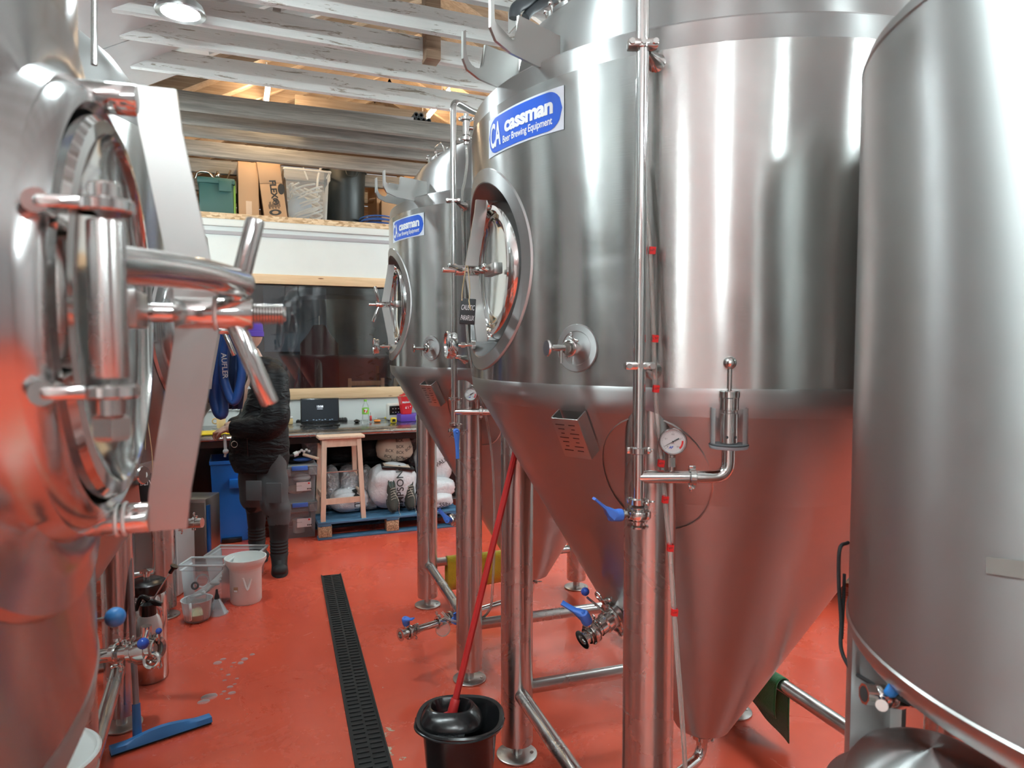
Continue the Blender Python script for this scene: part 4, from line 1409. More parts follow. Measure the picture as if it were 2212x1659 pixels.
# laptop
x0, x1, z0, z1 = rect(647, 862, 731, 906, 6.28)
t = thing('laptop', 'open black laptop on the worktop showing a clock on its dark screen', 'laptop', ((x0 + x1) / 2, 6.22, CZ), math.radians(-6))
w_ = x1 - x0; h_ = z1 - CZ
Ms = T(0, .06, .004) @ RX(math.radians(-10))
MB().box((0, .005, h_ / 2), (w_, .008, h_), Ms, bev=.003).build('lid', 'black_plastic', t)
MB().box((0, .0004, h_ / 2 + .003), (w_ * .94, .0015, h_ * .86), Ms).build('screen', 'screen_dark', t)
MB().box((0, -.055, .006), (w_, .20, .010), bev=.003).build('base', 'black_plastic', t)
vs, fs = text_geo('13:58', .026, bold=.0004)
MB().mesh(vs, fs, Ms @ T(0, -.001, h_ * .66) @ RX(PI / 2)).box((0, -.0006, h_ * .57), (.05, .0005, .002), Ms).build('screen_clock', 'screen_text', t, smooth=False)
b = MB()
for i, q in enumerate((-.11, -.055, -.03, -.005, .02, .045, .085, .105)):
    b.box((q, -.0006, .028 + .004 * (i % 2)), (.014, .0005, .006), Ms)
b.build('screen_icons', 'pale_blue_grey', t, smooth=False)
# keyboard
k0, k1 = GW(641, 912, CZ), GW(752, 909, CZ)
kc = (k0 + k1) / 2; ka = math.atan2(k1.y - k0.y, k1.x - k0.x)
t = thing('keyboard', 'black keyboard lying in front of the laptop on the steel worktop', 'keyboard', (kc.x, kc.y + .05, CZ), ka)
kw = (k1 - k0).length
MB().box((0, 0, .012), (kw, .15, .014), RX(math.radians(4)), bev=.004).build('case', 'black_plastic', t)
b = MB()
for r in range(5):
    for c_ in range(18):
        b.box((-kw / 2 + .018 + c_ * (kw - .036) / 17, -.052 + r * .024, .021), (kw / 22, .018, .006), RX(math.radians(4)), bev=.0015, segs=1)
b.build('keys', 'black_rubber', t)
def small(name, label, cat, px, py, z=CZ, rz=0, group=None):
    q = GW(px, py, z)
    return thing(name, label, cat, (q.x, q.y, z), rz, group)
t = small('computer_mouse', 'small black computer mouse right of the keyboard', 'mouse', 771, 913)
MB().sphere((0, 0, .014), .03, (.9, 1.4, .55)).build('body', 'black_plastic', t)
MB().box((0, .03, .028), (.006, .014, .006), bev=.002).build('wheel', 'grey_plastic', t)
t = small('headphones', 'black headphones lying on the worktop beside the laptop', 'headphones', 743, 903)
MB().torus(.05, .008, T(0, .03, .04) @ RX(1.2)).build('headband', 'black_plastic', t)
for s in (-1, 1): MB().sphere((s * .045, 0, .022), .024, (.6, 1, 1)).build('earcup', 'black_rubber', t)
# fizzy drink bottle
t = small('drink_bottle', 'clear lemonade bottle with green label and lid on the worktop', 'bottle', 790, 915)
MB().lathe([(.0, 0), (.028, .002), (.031, .010), (.031, .055), (.029, .075), (.031, .095), (.031, .135), (.024, .165), (.013, .185), (.012, .200)], 28).build('bottle_body', 'glass_clear', t)
MB().lathe([(.0316, .085), (.0318, .088), (.0318, .140), (.0316, .142)], 28).build('bottle_label', 'bottle_green', t)
vs, fs = text_geo('7', .045, bold=.003)
MB().lathe([(0, 0), (.016, 0)], 20, T(-.004, -.0325, .115) @ RX(PI / 2)).build('label_disc', 'red_tape', t)
MB().mesh(vs, fs, T(-.004, -.0335, .115) @ RX(PI / 2)).build('lettering', 'white_print', t, smooth=False)
MB().lathe([(0, .215), (.013, .215), (.014, .198), (.0, .198)], 20).build('bottle_cap', 'bottle_green', t)
# small tools
t = small('screwdriver', 'red-handled screwdriver standing beside the drink bottle', 'tool', 801, 911)
MB().bcyl((0, 0, .008), (0, .01, .055), .011, .004, 12).build('handle', 'red_plastic', t); MB().cyl((0, .01, .055), (0, .012, .085), .003, seg=8).build('shaft', 'polished_steel', t)
t = small('tape_roll', 'orange roll of tape among the tools on the worktop', 'tape', 815, 912)
MB().torus(.022, .010, T(0, 0, .012)).build('roll', 'orange_plastic', t)
t = small('hand_file', 'thin metal tool with pale handle lying among the tools', 'tool', 828, 906)
MB().cyl((-.09, 0, .01), (.02, .02, .012), .006, seg=8).build('blade', 'polished_steel', t); MB().bcyl((.02, .02, .012), (.08, .03, .014), .011, .003, 10).build('handle', 'white_plastic', t)
t = small('tape_measure', 'yellow and black tape measure near the front edge of the worktop', 'tape measure', 850, 914)
MB().box((0, 0, .025), (.055, .04, .05), bev=.012).build('case', 'yellow_plastic', t); MB().box((0, -.0205, .026), (.03, .003, .025), bev=.001).build('case_badge', 'black_plastic', t)
t = small('utility_knife', 'yellow utility knife behind the tape measure', 'knife', 843, 905)
MB().box((0, 0, .012), (.11, .024, .018), bev=.006).build('handle', 'yellow_plastic', t); MB().box((.06, 0, .012), (.03, .016, .014), bev=.004).build('grip', 'black_plastic', t)
t = small('wire_coil', 'loose coil of thin silver wire on the worktop behind the tools', 'wire', 832, 896)
b = MB()
for i in range(4): b.torus(.05 + .004 * i, .0018, T(.006 * i, 0, .035) @ RX(1.1 + .1 * i), 32, 6)
b.build('coil', 'polished_steel', t)
# white card terminal / printer with dark panel
x0, x1, z0, z1 = rect(838, 873, 872, 903, 6.3)
t = thing('label_printer', 'small white device with dark keypad front on the worktop', 'printer', ((x0 + x1) / 2, 6.35, CZ))
MB().box((0, 0, (z1 - CZ) / 2), (x1 - x0, .12, z1 - CZ), bev=.02).build('housing', 'white_plastic', t)
MB().box((-.004, -.061, (z1 - CZ) * .62), ((x1 - x0) * .8, .006, (z1 - CZ) * .55), bev=.003).build('keypad', 'black_plastic', t)
b = MB()
for i in range(3):
    for j in range(2): b.box((-.03 + .026 * i, -.0645, (z1 - CZ) * (.5 + .22 * j)), (.010, .001, .006))
b.build('key_symbols', 'white_print', t, smooth=False)
# purple box with red carton
q0, q1 = GW(866, 912, CZ), GW(925, 908, CZ)
t = thing('purple_box', 'flat purple box under the red carton on the worktop', 'box', ((q0.x + q1.x) / 2, q0.y + .10, CZ), 0.02)
MB().box((0, 0, .033), (q1.x - q0.x, .18, .064), bev=.004).build('box', 'purple_card', t)
MB().box((.02, -.0905, .033), (.04, .001, .036)).build('box_badge', 'pale_blue_grey', t)
t = thing('red_carton', 'red tapering carton with white splashes standing on the purple box', 'carton', (PY(877, 890, q0.y + .08).x, q0.y + .08, CZ + .067), 0.1)
rs = []
for z_, w in ((0, .040), (.13, .058), (.16, .064)):
    rs.append([V3((sx * w, sy * w * .8, z_)) for sx, sy in ((-1, -1), (1, -1), (1, 1), (-1, 1))])
MB().rings(rs).build('carton_body', 'red_card', t, smooth=False)
b = MB()
for s, tilt_ in ((-1, .8), (1, 1.0)):
    b.box((s * .045, 0, .175), (.07, .10, .003), RY(-s * .35))
b.build('carton_flap', 'red_card', t, smooth=False)
MB().box((.012, .0, .172), (.07, .09, .012), RY(.1), bev=.003).build('carton_lid', 'white_print', t)
vs, fs = text_geo('Maltesers', .026, bold=.0008)
MB().mesh(vs, fs, T(0, -.0475, .112) @ RX(PI / 2 + .10) @ RZ(.06)).build('lettering', 'white_print', t, smooth=False)
b = MB()
for i in range(9):
    a = random.uniform(.4, 2.8); r = random.uniform(.012, .035)
    b.lathe([(0, 0), (random.uniform(.003, .006), 0)], 10, T(-.03 * math.cos(a), -.0455 + .012 * 0, .085 - r) @ RX(PI / 2 + .10), )
b.build('carton_spots', 'white_print', t)
t = thing('storage_tub', 'clear tub with blue lid behind the red carton on the worktop', 'tub', (PY(905, 895, 6.38).x, 6.38, CZ))
MB().box((0, 0, .07), (.18, .12, .14), bev=.01).build('tub_body', 'clear_box', t); MB().box((0, 0, .147), (.19, .13, .014), bev=.004).build('tub_lid', 'blue_hose', t)
t = small('food_box', 'amber plastic food box on the worktop behind the person', 'food container', 620, 917)
MB().box((0, .02, .028), (.10, .09, .055), bev=.01).build('tray', 'amber_plastic', t); MB().box((0, .02, .060), (.105, .095, .010), bev=.003).build('lid', 'milky_plastic', t)
# left end of the worktop
t = small('chopping_board', 'yellow board lying on the left end of the worktop', 'board', 462, 938)
MB().box((0, .05, .006), (.30, .26, .010), bev=.004).build('board', 'yellow_plastic', t)
for i, (px, py, r_, h_, m_, nm, lb) in enumerate(((478, 925, .035, .12, 'amber_plastic', 'plastic_jug', 'amber plastic jug standing on the yellow board'), (462, 916, .03, .10, 'white_plastic', 'plastic_jug', 'white plastic jug behind the amber one'), (487, 905, .03, .13, 'milky_plastic', 'plastic_bottle', 'milky bottle at the back of the worktop, left of the person'))):
    t = small(nm, lb, nm.split('_')[1], px, py, CZ + (.012 if i < 1 else 0))
    MB().lathe([(0, 0), (r_, .002), (r_, h_ * .8), (r_ * .6, h_ * .95), (r_ * .6, h_)], 20).build('body', m_, t)
    MB().torus(r_ * .6, .005, T(-r_ * 1.3, 0, h_ * .5) @ RX(PI / 2), 20, 8).build('handle', m_, t)
t = small('tape_roll', 'red and white roll of tape behind the jugs', 'tape', 470, 908)
MB().lathe([(.02, -.02), (.035, -.02), (.035, .02), (.02, .02)], 24, T(0, 0, .04) @ RX(PI / 2)).build('roll', 'red_tape', t)
MB().lathe([(.008, -.018), (.02, -.018), (.02, .018), (.008, .018)], 24, T(0, 0, .04) @ RX(PI / 2)).build('core', 'white_plastic', t)
t = small('ball_tipped_tool', 'tool tipped with a dark blue ball behind the jugs on the worktop', 'tool', 474, 903)
MB().sphere((0, 0, .14), .022).build('ball', 'blue_ball', t); MB().cyl((0, 0, 0), (0, 0, .13), .006, seg=8).build('stem', 'white_plastic', t)
p0 = PY(480, 868, YB - .01)
t = thing('wall_notes', 'white sheets of paper pinned to the wall left of the person', 'paper', p0)
for i in range(3): MB().box((-.12 + .13 * i, -.002 - .002 * i, .0), (.11, .002, .15), RY(.03 * (i - 1))).build('sheet', 'white_print', t)

# ------------------------------------------------------------------ pallet and what stands on it
PX0, PX1, PYF, PH = .575, 1.75, 5.455, .14
t = thing('blue_pallet', 'blue painted wooden pallet under the worktop', 'pallet', ((PX0 + PX1) / 2, PYF + .4, 0))
hw = (PX1 - PX0) / 2
for i in range(7):
    MB().box((0, -.40 + .05 + .116 * i, PH - .009), (2 * hw, .09 if i else .098, .018), bev=.002).build('deck_board', 'blue_pallet_wood', t)
for i in range(3):
    MB().box((-hw + .05 + i * (hw - .05), 0, PH - .026), (.10, .80, .017), bev=.002).build('stringer', 'blue_pallet_wood', t)
    MB().box((0, -.35 + .35 * i, .009), (2 * hw, .09, .018), bev=.002).build('bottom_board', 'blue_pallet_wood', t)
    for j in range(3):
        MB().box((-hw + .055 + i * (hw - .055), -.35 + .35 * j, .066), (.10, .095, .092), bev=.003).build('block', 'chip_block' if j == 0 and i < 2 else 'blue_pallet_wood', t)
def W3(px, py, z):
    q = GW(px, py, z); return q
# stool
s0 = GW(693, 1128, PH); s1 = GW(790, 1120, PH)
sc_ = (s0 + s1) / 2
SH = PY(738, 941, sc_.y + .05).z - PH
t = thing('wooden_stool', 'tall pale wooden stool standing on the blue pallet', 'stool', (sc_.x - .002, sc_.y + .17, PH), math.radians(2))
fw = (s1.x - s0.x) / 2 - .015; tw = .135; fd = .15; td = .11
def leg_at(sx, sy, f):
    return V3((sx * (fw + (tw - fw) * f), sy * (fd + (td - fd) * f), f * (SH - .03)))
for sx in (-1, 1):
    for sy in (-1, 1):
        rs = []
        for f in (0, 1):
            c_ = leg_at(sx, sy, f)
            rs.append([c_ + V3((a * .018, c2_ * .016, 0)) for a, c2_ in ((-1, -1), (1, -1), (1, 1), (-1, 1))])
        MB().rings(rs).build('leg', 'stool_wood', t, smooth=False)
MB().box((0, 0, SH - .012), (.36, .28, .024), bev=.006).build('seat', 'stool_wood', t)
for sy in (-1, 1):
    MB().box((0, sy * (td - .002), SH - .055), (tw * 2 - .02, .018, .065)).build('apron', 'stool_wood', t)
    f = .24
    q = leg_at(1, sy, f)
    MB().box((0, q.y, q.z), (q.x * 2 - .02, .016, .045)).build('stretcher', 'stool_wood', t)
for sx in (-1, 1):
    q = leg_at(sx, 1, .30)
    MB().box((q.x, 0, q.z), (.016, q.y * 2 - .02, .04)).build('stretcher', 'stool_wood', t)
    MB().box((sx * (tw - .002), 0, SH - .055), (.018, td * 2 - .02, .065)).build('apron', 'stool_wood', t)
q = leg_at(1, -1, .60)
MB().cyl((-q.x + .01, q.y, q.z), (q.x - .01, q.y, q.z), .006, seg=10).build('foot_rail', 'polished_steel', t)

# malt sacks: plump pillow shapes
def sack(name, label, c, size, m='sack_white', rz=0.0, tilt=0.0, group=None, seed=1, top=0.0, txt=None, tsize=.06, trot=0.0, tpos=(0, 0), tm='black_print', cat='sack', tcol=None):
    t = thing(name, label, cat, c, rz, group)
    b = MB()
    N, Mq = 28, 16
    rs = []
    for j in range(Mq + 1):
        f = j / Mq
        z = size[2] * f
        pr = (1 - abs(2 * f - 1) ** 3.2) ** .5 if 0 < f < 1 else .12
        if f > .5 and top: pr *= 1 - top * (f - .5) * 2 * (1 if f < 1 else 1)
        ring = []
        for i in range(N):
            a = 2 * PI * i / N
            ca, sa = math.cos(a), math.sin(a)
            k = (abs(ca) ** 3 + abs(sa) ** 3) ** (-1 / 3)
            nz_ = 1 + .10 * noise.noise(V3((ca * 2 + seed * 7, sa * 2, f * 4)))+ .04 * noise.noise(V3((ca * 6 + seed, sa * 6, f * 14)))
            ring.append(V3((ca * k * size[0] / 2 * pr * nz_, sa * k * size[1] / 2 * pr * nz_ + tilt * z, z)))
        rs.append(ring)
    b.rings(rs)
    o = b.build('sack_body', m, t)
    if txt:
        for i, (s, px_, pz_, sz_, rt_) in enumerate(txt):
            vs, fs = text_geo(s, sz_, bold=sz_ * .01)
            bb = MB()
            Mt = RY(rt_)
            vv = []
            for v in vs:
                p_ = Mt @ V3((v.x, 0, v.y))
                X_, Z_ = p_.x + px_, p_.z + pz_
                f = min(max(Z_ / size[2], .02), .98)
                pr = (1 - abs(2 * f - 1) ** 3.2) ** .5
                if f > .5 and top: pr *= 1 - top * (f - .5) * 2
                A_ = min(abs(X_) / (size[0] / 2 * pr), .98)
                Yq = -(1 - A_ ** 3) ** (1 / 3) * size[1] / 2 * pr * 1.10 + tilt * Z_ - .006
                vv.append((X_, Yq, Z_))
            bb.mesh(vv, fs)
            bb.build('lettering', tm, o, smooth=False)
    return t
def s_at(px0, py0, px1, py1, Y, depth, z0=None):
    x0, x1, z_0, z_1 = rect(px0, py0, px1, py1, Y)
    zb = z_0 if z0 is None else z0
    return ((x0 + x1) / 2, Y + depth / 2, zb), (x1 - x0, depth, z_1 - zb)
c_, s_ = s_at(803, 1008, 906, 1112, 5.58, .34, PH)
sack('malt_sack', 'white malt sack lettered SIMPSONS upright behind the shoes', c_, (s_[0] * 1.02, .34, s_[2]), seed=2, txt=[("SIMPSONS", .035, s_[2] * .50, .082, PI / 2 * -1)], tcol=None)
c_, s_ = s_at(716, 1062, 802, 1126, 5.62, .30, PH)
sack('malt_sack', 'white sack lettered MALT seen between the stool legs', c_, s_, seed=3, txt=[("MALT", .04, s_[2] * .55, .07, PI / 2 * .96)])
c_, s_ = s_at(780, 1075, 822, 1118, 5.66, .26, PH)
sack('malt_sack', 'small bulge of clear white sack right of the stool', c_, s_, 'silver_bag', seed=4)
c_, s_ = s_at(818, 936, 898, 1000, 5.76, .26)
zs = c_[2]
sack('fabric_bag', 'tan fabric bag printed all over with BCK on top of the sacks', c_, (s_[0], .26, s_[2]), 'tan_fabric', seed=5, top=.25, cat='bag',
     txt=[('BCK', x_, z_, .035, r_) for x_, z_, r_ in ((.02, .20, 0), (.02, .15, 0), (.02, .10, .1), (-.07, .12, .1), (-.08, .07, .2), (.02, .055, 0), (.095, .13, -.6), (-.02, .03, .1), (.08, .04, 0))])
c_, s_ = s_at(828, 996, 898, 1016, 5.60, .22)
t = thing('dustpan_tray', 'flat black tray with pinkish top lying under the tan bag', 'tray', c_, math.radians(-6))
MB().box((0, 0, .02), (s_[0], .20, .03), RY(.12), bev=.008).build('tray', 'black_plastic', t)
MB().box((-.01, -.02, .037), (s_[0] * .8, .14, .006), RY(.12), bev=.002).build('tray_pad', 'tan_fabric', t)
for i, (px0, py0, px1, py1, Y, m_, nm, lb) in enumerate((
    (905, 955, 985, 1050, 5.70, 'sack_white', 'malt_sack', 'big white sack leaning behind the tank legs, right of the tan bag'),
    (912, 1040, 990, 1075, 5.56, 'sack_white', 'malt_sack', 'white and pink sack lying in the middle of the right-hand pile'),
    (905, 1070, 985, 1108, 5.50, 'sack_white', 'malt_sack', 'bottom sack of the right-hand pile printed 55lbs'),
    (880, 940, 925, 1010, 5.95, 'silver_bag', 'foil_bag', 'grey bag at the back, between the tan bag and the tank leg'),
    (655, 938, 700, 1000, 5.95, 'silver_bag', 'foil_bag', 'crumpled silver bag under the worktop left of the stool seat'),
    (775, 940, 835, 1000, 5.9, 'black_cloth', 'bin_bag', 'black bag stuffed under the worktop left of the tan bag'),
    (700, 955, 780, 1010, 6.05, 'black_cloth', 'bin_bag', 'black bag in the dark behind the stool'),
    (735, 1010, 780, 1060, 5.72, 'silver_bag', 'foil_bag', 'shiny foil bag seen between the stool legs'),
    (702, 1010, 738, 1070, 5.74, 'silver_bag', 'foil_bag', 'shiny foil bag just inside the left stool leg'),
    (782, 1010, 812, 1075, 5.74, 'silver_bag', 'foil_bag', 'shiny foil bag between the stool and the lettered sack'),
    (686, 1060, 712, 1118, 5.75, 'silver_bag', 'foil_bag', 'small shiny bag at the left end of the pallet'))):
    z0 = PH if py1 > 1050 and i not in (1,) else None
    c_, s_ = s_at(px0, py0, px1, py1, Y, .26, z0)
    tx = [('55lbs', .06, s_[2] * .35, .05, 0)] if '55lbs' in lb else None
    if i == 0: tx = [('PALE', .03, s_[2] * .55, .05, -.5)]
    sack(nm, lb, c_, s_, m_, seed=10 + i, txt=tx, cat='sack' if 'sack' in nm else 'bag')
b_ = thing('crate_shelf', 'dark shelf board carrying the bags under the worktop', 'shelf', (1.1, 6.1, 0))
MB().box((0, .1, .50), (1.3, .4, .02)).build('board', 'black_plastic', b_)
for s in (-1, 1): MB().box((s * .6, .1, .32), (.04, .38, .36)).build('support', 'black_plastic', b_)
# shoes
def shoe(px, py, rz, label):
    q = GW(px, py, PH)
    t = thing('training_shoe', label, 'shoe', (q.x, q.y + .05, PH), rz, 'pair of walking shoes on the pallet')
    # local: toe towards -y, tipped up against the sack
    Mt = T(0, -.02, .012) @ RX(math.radians(52))
    def sec(y, w, h, z0=0.0):
        pts = []
        for i in range(16):
            a = 2 * PI * i / 16
            pts.append(Mt @ V3((w * math.cos(a), y, z0 + h * (.5 + .5 * math.sin(a)))))
        return pts
    # y from toe (0) to heel (.27)
    MB().rings([sec(.0, .015, .03, .015), sec(.02, .036, .05, .012), (sec(.07, .045, .065, .012)), sec(.12, .042, .085, .012), sec(.17, .038, .10, .012), sec(.23, .036, .10, .012), sec(.265, .026, .085, .015)]).build('upper', 'shoe_dark', t)
    MB().rings([sec(-.004, .018, .020), sec(.02, .040, .022), sec(.07, .049, .022), sec(.15, .040, .022), sec(.22, .040, .022), sec(.272, .026, .024)]).build('sole', 'shoe_sole', t)
    ring = [Mt @ V3((.024 * math.cos(2 * PI * i / 20), .205 + .052 * math.sin(2 * PI * i / 20), .108)) for i in range(20)]
    MB().tube(ring, .007, 8, loop=True).build('collar', 'shoe_dark', t)
    b = MB(); b.face([p + V3((0, 0, .0)) for p in ring]); b.build('lining', 'teal_lining', t)
    l = MB()
    for i in range(5):
        y0 = .075 + i * .019; z0 = .084 + i * .008
        l.tube([Mt @ V3((-.022, y0, z0)), Mt @ V3((0, y0 + .006, z0 + .010)), Mt @ V3((.022, y0 + .012, z0))], .0022, 6)
    l.build('laces', 'lace', t)
    l = MB()
    for s in (-1, 1): l.tube([Mt @ V3((s * .036, .09, .03)), Mt @ V3((s * .038, .13, .07)), Mt @ V3((s * .037, .17, .04))], .004, 6)
    l.build('side_stripe', 'white_print', t)
    MB().tube(spline([Mt @ V3((0, .13, .12)), Mt @ V3((.03, .05, .11)), Mt @ V3((.035, -.01, .05)), V3((.045, -.045, .006)), V3((.04, -.085, .006)), V3((.02, -.10, -.03))], 5), .002, 6).build('lace_end', 'lace', t)
    return t
shoe(851, 1112, math.radians(4), 'left one of two worn dark walking shoes propped on the white sack')
shoe(889, 1106, math.radians(-8), 'right one of two worn dark walking shoes, nearer the tank leg')

# two stacked clear boxes with blue lid bands
def clear_crate(x0, x1, z0, z1, Y, label, inside):
    t = thing('clear_storage_box', label, 'storage box', ((x0 + x1) / 2, Y + .19, z0), 0, 'stacked clear boxes')
    w, h = x1 - x0, z1 - z0
    rs = []
    for z_, k in ((0, .86), (h * .70, .92), (h * .72, 1.0), (h * .97, 1.02)):
        rs.append([V3((sx * w / 2 * k, sy * .19 * k, z_)) for sx, sy in ((-1, -1), (1, -1), (1, 1), (-1, 1))])
    MB().rings(rs, True, True, False).build('box_body', 'clear_box', t, smooth=False)
    MB().box((0, 0, h * .975), (w * 1.04, .40, h * .04), bev=.004).build('lid', 'clear_box', t)
    MB().box((0, -.198, h * .93), (w * .46, .012, h * .12), bev=.003).build('lid_band', 'blue_plastic', t)
    for s in (-1, 1): MB().box((s * w * .36, -.198, h * .84), (w * .20, .014, h * .20), bev=.003).build('clip', 'clear_box', t)
    MB().box((.03, -.1815, h * .42), (w * .42, .0015, h * .24)).build('paper_label', 'white_print', t)
    MB().box((w * .26, -.183, h * .50), (.014, .001, .012)).build('label_mark', 'red_tape', t)
    b = MB()
    for i in range(3): b.box((w * .22 + i * .012, -.183, h * .35), (.008, .001, .010))
    for i in range(4): b.box((-.02 + .008 * i, -.183, h * .44), (.02, .001, .0015))
    b.build('label_print', 'black_print', t, smooth=False)
    if inside == 'mixed':
        MB().sphere((-.02, 0, h * .24), .07, (1, 1.2, .5)).build('contents', 'tan_fabric', t)
        MB().sphere((.03, 0, h * .55), .06, (1.2, 1.2, .5)).build('contents', 'white_plastic', t)
    else:
        MB().lathe([(0, .01), (.045, .01), (.045, .10), (.05, .105), (.05, .115), (0, .115)], 20, T(0, -.02, 0)).build('contents', 'white_plastic', t)
    return t
q = GW(650, 1163, 0); YB1 = q.y
x0, x1, z0, z1 = rect(611, 1088, 686, 1165, YB1)
hz = z1
clear_crate(x0, x1, 0, hz, YB1, 'lower clear storage box with blue band, on the floor beside the person', 'tub')
x0, x1, z0, z2 = rect(609, 1008, 686, 1088, YB1)
clear_crate(x0, x1, hz, z2, YB1, 'upper clear storage box with blue band, gloves and tools on top', 'mixed')
t = thing('work_gloves', 'dark and blue gloves heaped on the upper clear box', 'gloves', ((x0 + x1) / 2, YB1 + .15, z2 + .003))
MB().sphere((-.02, 0, .02), .08, (1.2, 1, .3)).sphere((.04, -.03, .025), .06, (1.3, .8, .35)).build('gloves', 'black_cloth', t)
MB().sphere((.03, -.06, .03), .05, (1.5, .7, .3)).build('glove', 'blue_hose', t)
t = thing('spray_trigger', 'black and white trigger spray head lying on the gloves', 'spray head', ((x0 + x1) / 2 - .04, YB1 + .05, z2 + .05), .3)
MB().cyl((-.07, 0, .02), (0, 0, .03), .012, seg=12).build('nozzle', 'black_plastic', t)
MB().bcyl((0, 0, .03), (.035, 0, .04), .02, .004, 14).build('cap', 'white_plastic', t)
b = MB()
for i in range(5): b.sphere((.05 + .02 * i, .01, .045 + .012 * (i % 2)), .012, seg=10)
b.build('chain', 'white_plastic', t)
t = thing('wooden_mallet', 'short pale wooden tool at the right edge of the upper box', 'tool', (x1 - .04, YB1 + .04, z2 + .03), -.6)
MB().bcyl((-.07, 0, .045), (.07, 0, .012), .012, .005, 12).build('handle', 'stool_wood', t)

# blue bin
q = GW(492, 1172, 0)
x0, x1, z0, z1 = rect(452, 997, 545, 1172, q.y)
t = thing('blue_bin', 'open blue plastic bin on the floor behind the person', 'bin', ((x0 + x1) / 2, q.y + .18, 0))
w = x1 - x0
rs = []
for z_, k in ((.0, .80), (.01, .82), (z1 * .95, .95), (z1 * .96, 1.0), (z1, 1.0), (z1, .96), (z1 * .9, .92), (.02, .78)):
    rs.append([V3((sx * w / 2 * k, sy * .20 * k, z_)) for sx, sy in ((-1, -1), (1, -1), (1, 1), (-1, 1))])
MB().rings(rs, True, True, True).build('bin_body', 'blue_bin', t, smooth=False)
MB().box((.06, -.195, z1 * .72), (.14, .05, .07), bev=.006).build('grip', 'blue_bin', t)
MB().box((.0, -.0, .0 + .02), (w * .5, .42, .03), bev=.004).build('skid', 'black_plastic', t)

# ------------------------------------------------------------------ things seen through the window
t = thing('wooden_chair', 'pine chair back seen through the lower right of the window', 'chair', (PY(793, 820, 6.9).x, 6.95, 0))
hw = .165
for s in (-1, 1): 
    MB().box((s * hw, 0, .60), (.035, .03, 1.20 - .0), bev=.003).build('back_post', 'pine_z', t)
    MB().box((s * hw, .36, .22), (.035, .03, .44), bev=.003).build('leg', 'pine_z', t)
for z_ in (1.15, .97, .78): MB().box((0, 0, z_), (hw * 2, .018, .045), bev=.003).build('slat', 'pine_z', t)
MB().box((0, .18, .455), (.37, .39, .03), bev=.004).build('seat', 'pine_z', t)
c2t = copy_tree(t); c2t.location.x += .46; c2t['label'] = 'second pine chair through the window, mostly hidden by the far tank'
t = thing('wall_picture', 'pale grey board on the wall of the room behind the glass', 'board', (PY(640, 690, 8.9).x, 8.99, PY(640, 690, 8.9).z))
MB().box((0, 0, 0), (.75, .03, .8)).build('board', 'pale_blue_grey', t)
t = thing('hung_coat', 'dark red coat hanging in the room behind the glass', 'coat', (PY(690, 740, 7.6).x, 7.6, 0))
MB().rings([[V3((w_ * math.cos(2 * PI * i / 16), .08 * math.sin(2 * PI * i / 16), z_)) for i in range(16)] for z_, w_ in ((.95, .22), (1.2, .2), (1.55, .2), (1.65, .12), (1.75, .06))]).build('coat_body', 'dark_red_cloth', t)
MB().cyl((0, 0, 1.74), (0, 0, 1.84), .006, seg=8).cyl((0, 0, 1.84), (0, 1.4, 1.84), .006, seg=8).build('hook', 'polished_steel', t)
t = thing('floor_plant', 'dark leafy plant behind the right half of the glass', 'plant', (PY(815, 760, 7.9).x, 7.9, 0))
MB().lathe([(0, 0), (.14, 0), (.18, .35), (.16, .35), (0, .33)], 20).build('pot', 'black_plastic', t)
b = MB()
for i in range(70):
    a = random.uniform(0, 2 * PI); r = random.uniform(.02, .35); h = random.uniform(.7, 1.7)
    c_ = V3((r * math.cos(a), r * math.sin(a), h)); d_ = V3((math.cos(a), math.sin(a), random.uniform(-.4, .4))).normalized()
    s_ = V3((-d_.y, d_.x, 0)).normalized()
    b.face([c_, c_ + d_ * .06 + s_ * .03, c_ + d_ * .14, c_ + d_ * .06 - s_ * .03])
plain('dark_leaf', (.015, .03, .012), .6)
b.build('leaves', 'dark_leaf', t)
MB().cyl((0, 0, .3), (0, 0, 1.3), .02, seg=8).build('stem', 'brown_timber', t)

# ------------------------------------------------------------------ things stored on the loft
LZ = 2.665
def loft_rect(px0, py0, px1, Y):
    a, c = PY(px0, py0, Y), PY(px1, py0, Y)
    return (a.x + c.x) / 2, c.x - a.x, a.z - LZ
x, w, h = loft_rect(425, 374, 507, 6.72)
t = thing('green_crate', 'dark green lidded crate at the left end of the loft', 'crate', (x, 6.9, LZ))
MB().box((0, 0, h * .42), (w * .92, .36, h * .84), bev=.02).build('crate_body', 'green_bin', t)
MB().box((0, 0, h * .86), (w, .40, h * .14), bev=.012).build('lid', 'green_bin', t)
MB().box((w * .24, -.205, h * .74), (w * .34, .02, h * .26), bev=.006).build('clip', 'green_bin', t)
t = thing('steel_taps', 'chrome tap fittings heaped on the green crate', 'taps', (x - .02, 6.88, LZ + h * .94))
b = MB().tube(spline([(-.16, 0, .01), (-.13, 0, .07), (-.05, 0, .075), (.0, 0, .03)], 6), .011, 10)
b.sphere((.03, 0, .05), .03).cyl((.03, 0, .0), (.03, 0, .09), .012).cyl((.10, 0, 0), (.14, 0, .11), .008)
b.build('fittings', 'polished_steel', t)
t = thing('green_board', 'thin bright green panel standing behind the crate', 'board', (PY(506, 400, 6.9).x, 6.9, LZ))
MB().box((0, 0, .17), (.02, .3, .34)).build('panel', 'bottle_green', t)
t = thing('black_spade', 'black plastic paddle leaning against the gable boards', 'paddle', (PY(492, 360, 8.0).x, 8.0, LZ))
MB().cyl((0, 0, 0), (0, .1, .35), .02, seg=10).build('shaft', 'black_plastic', t)
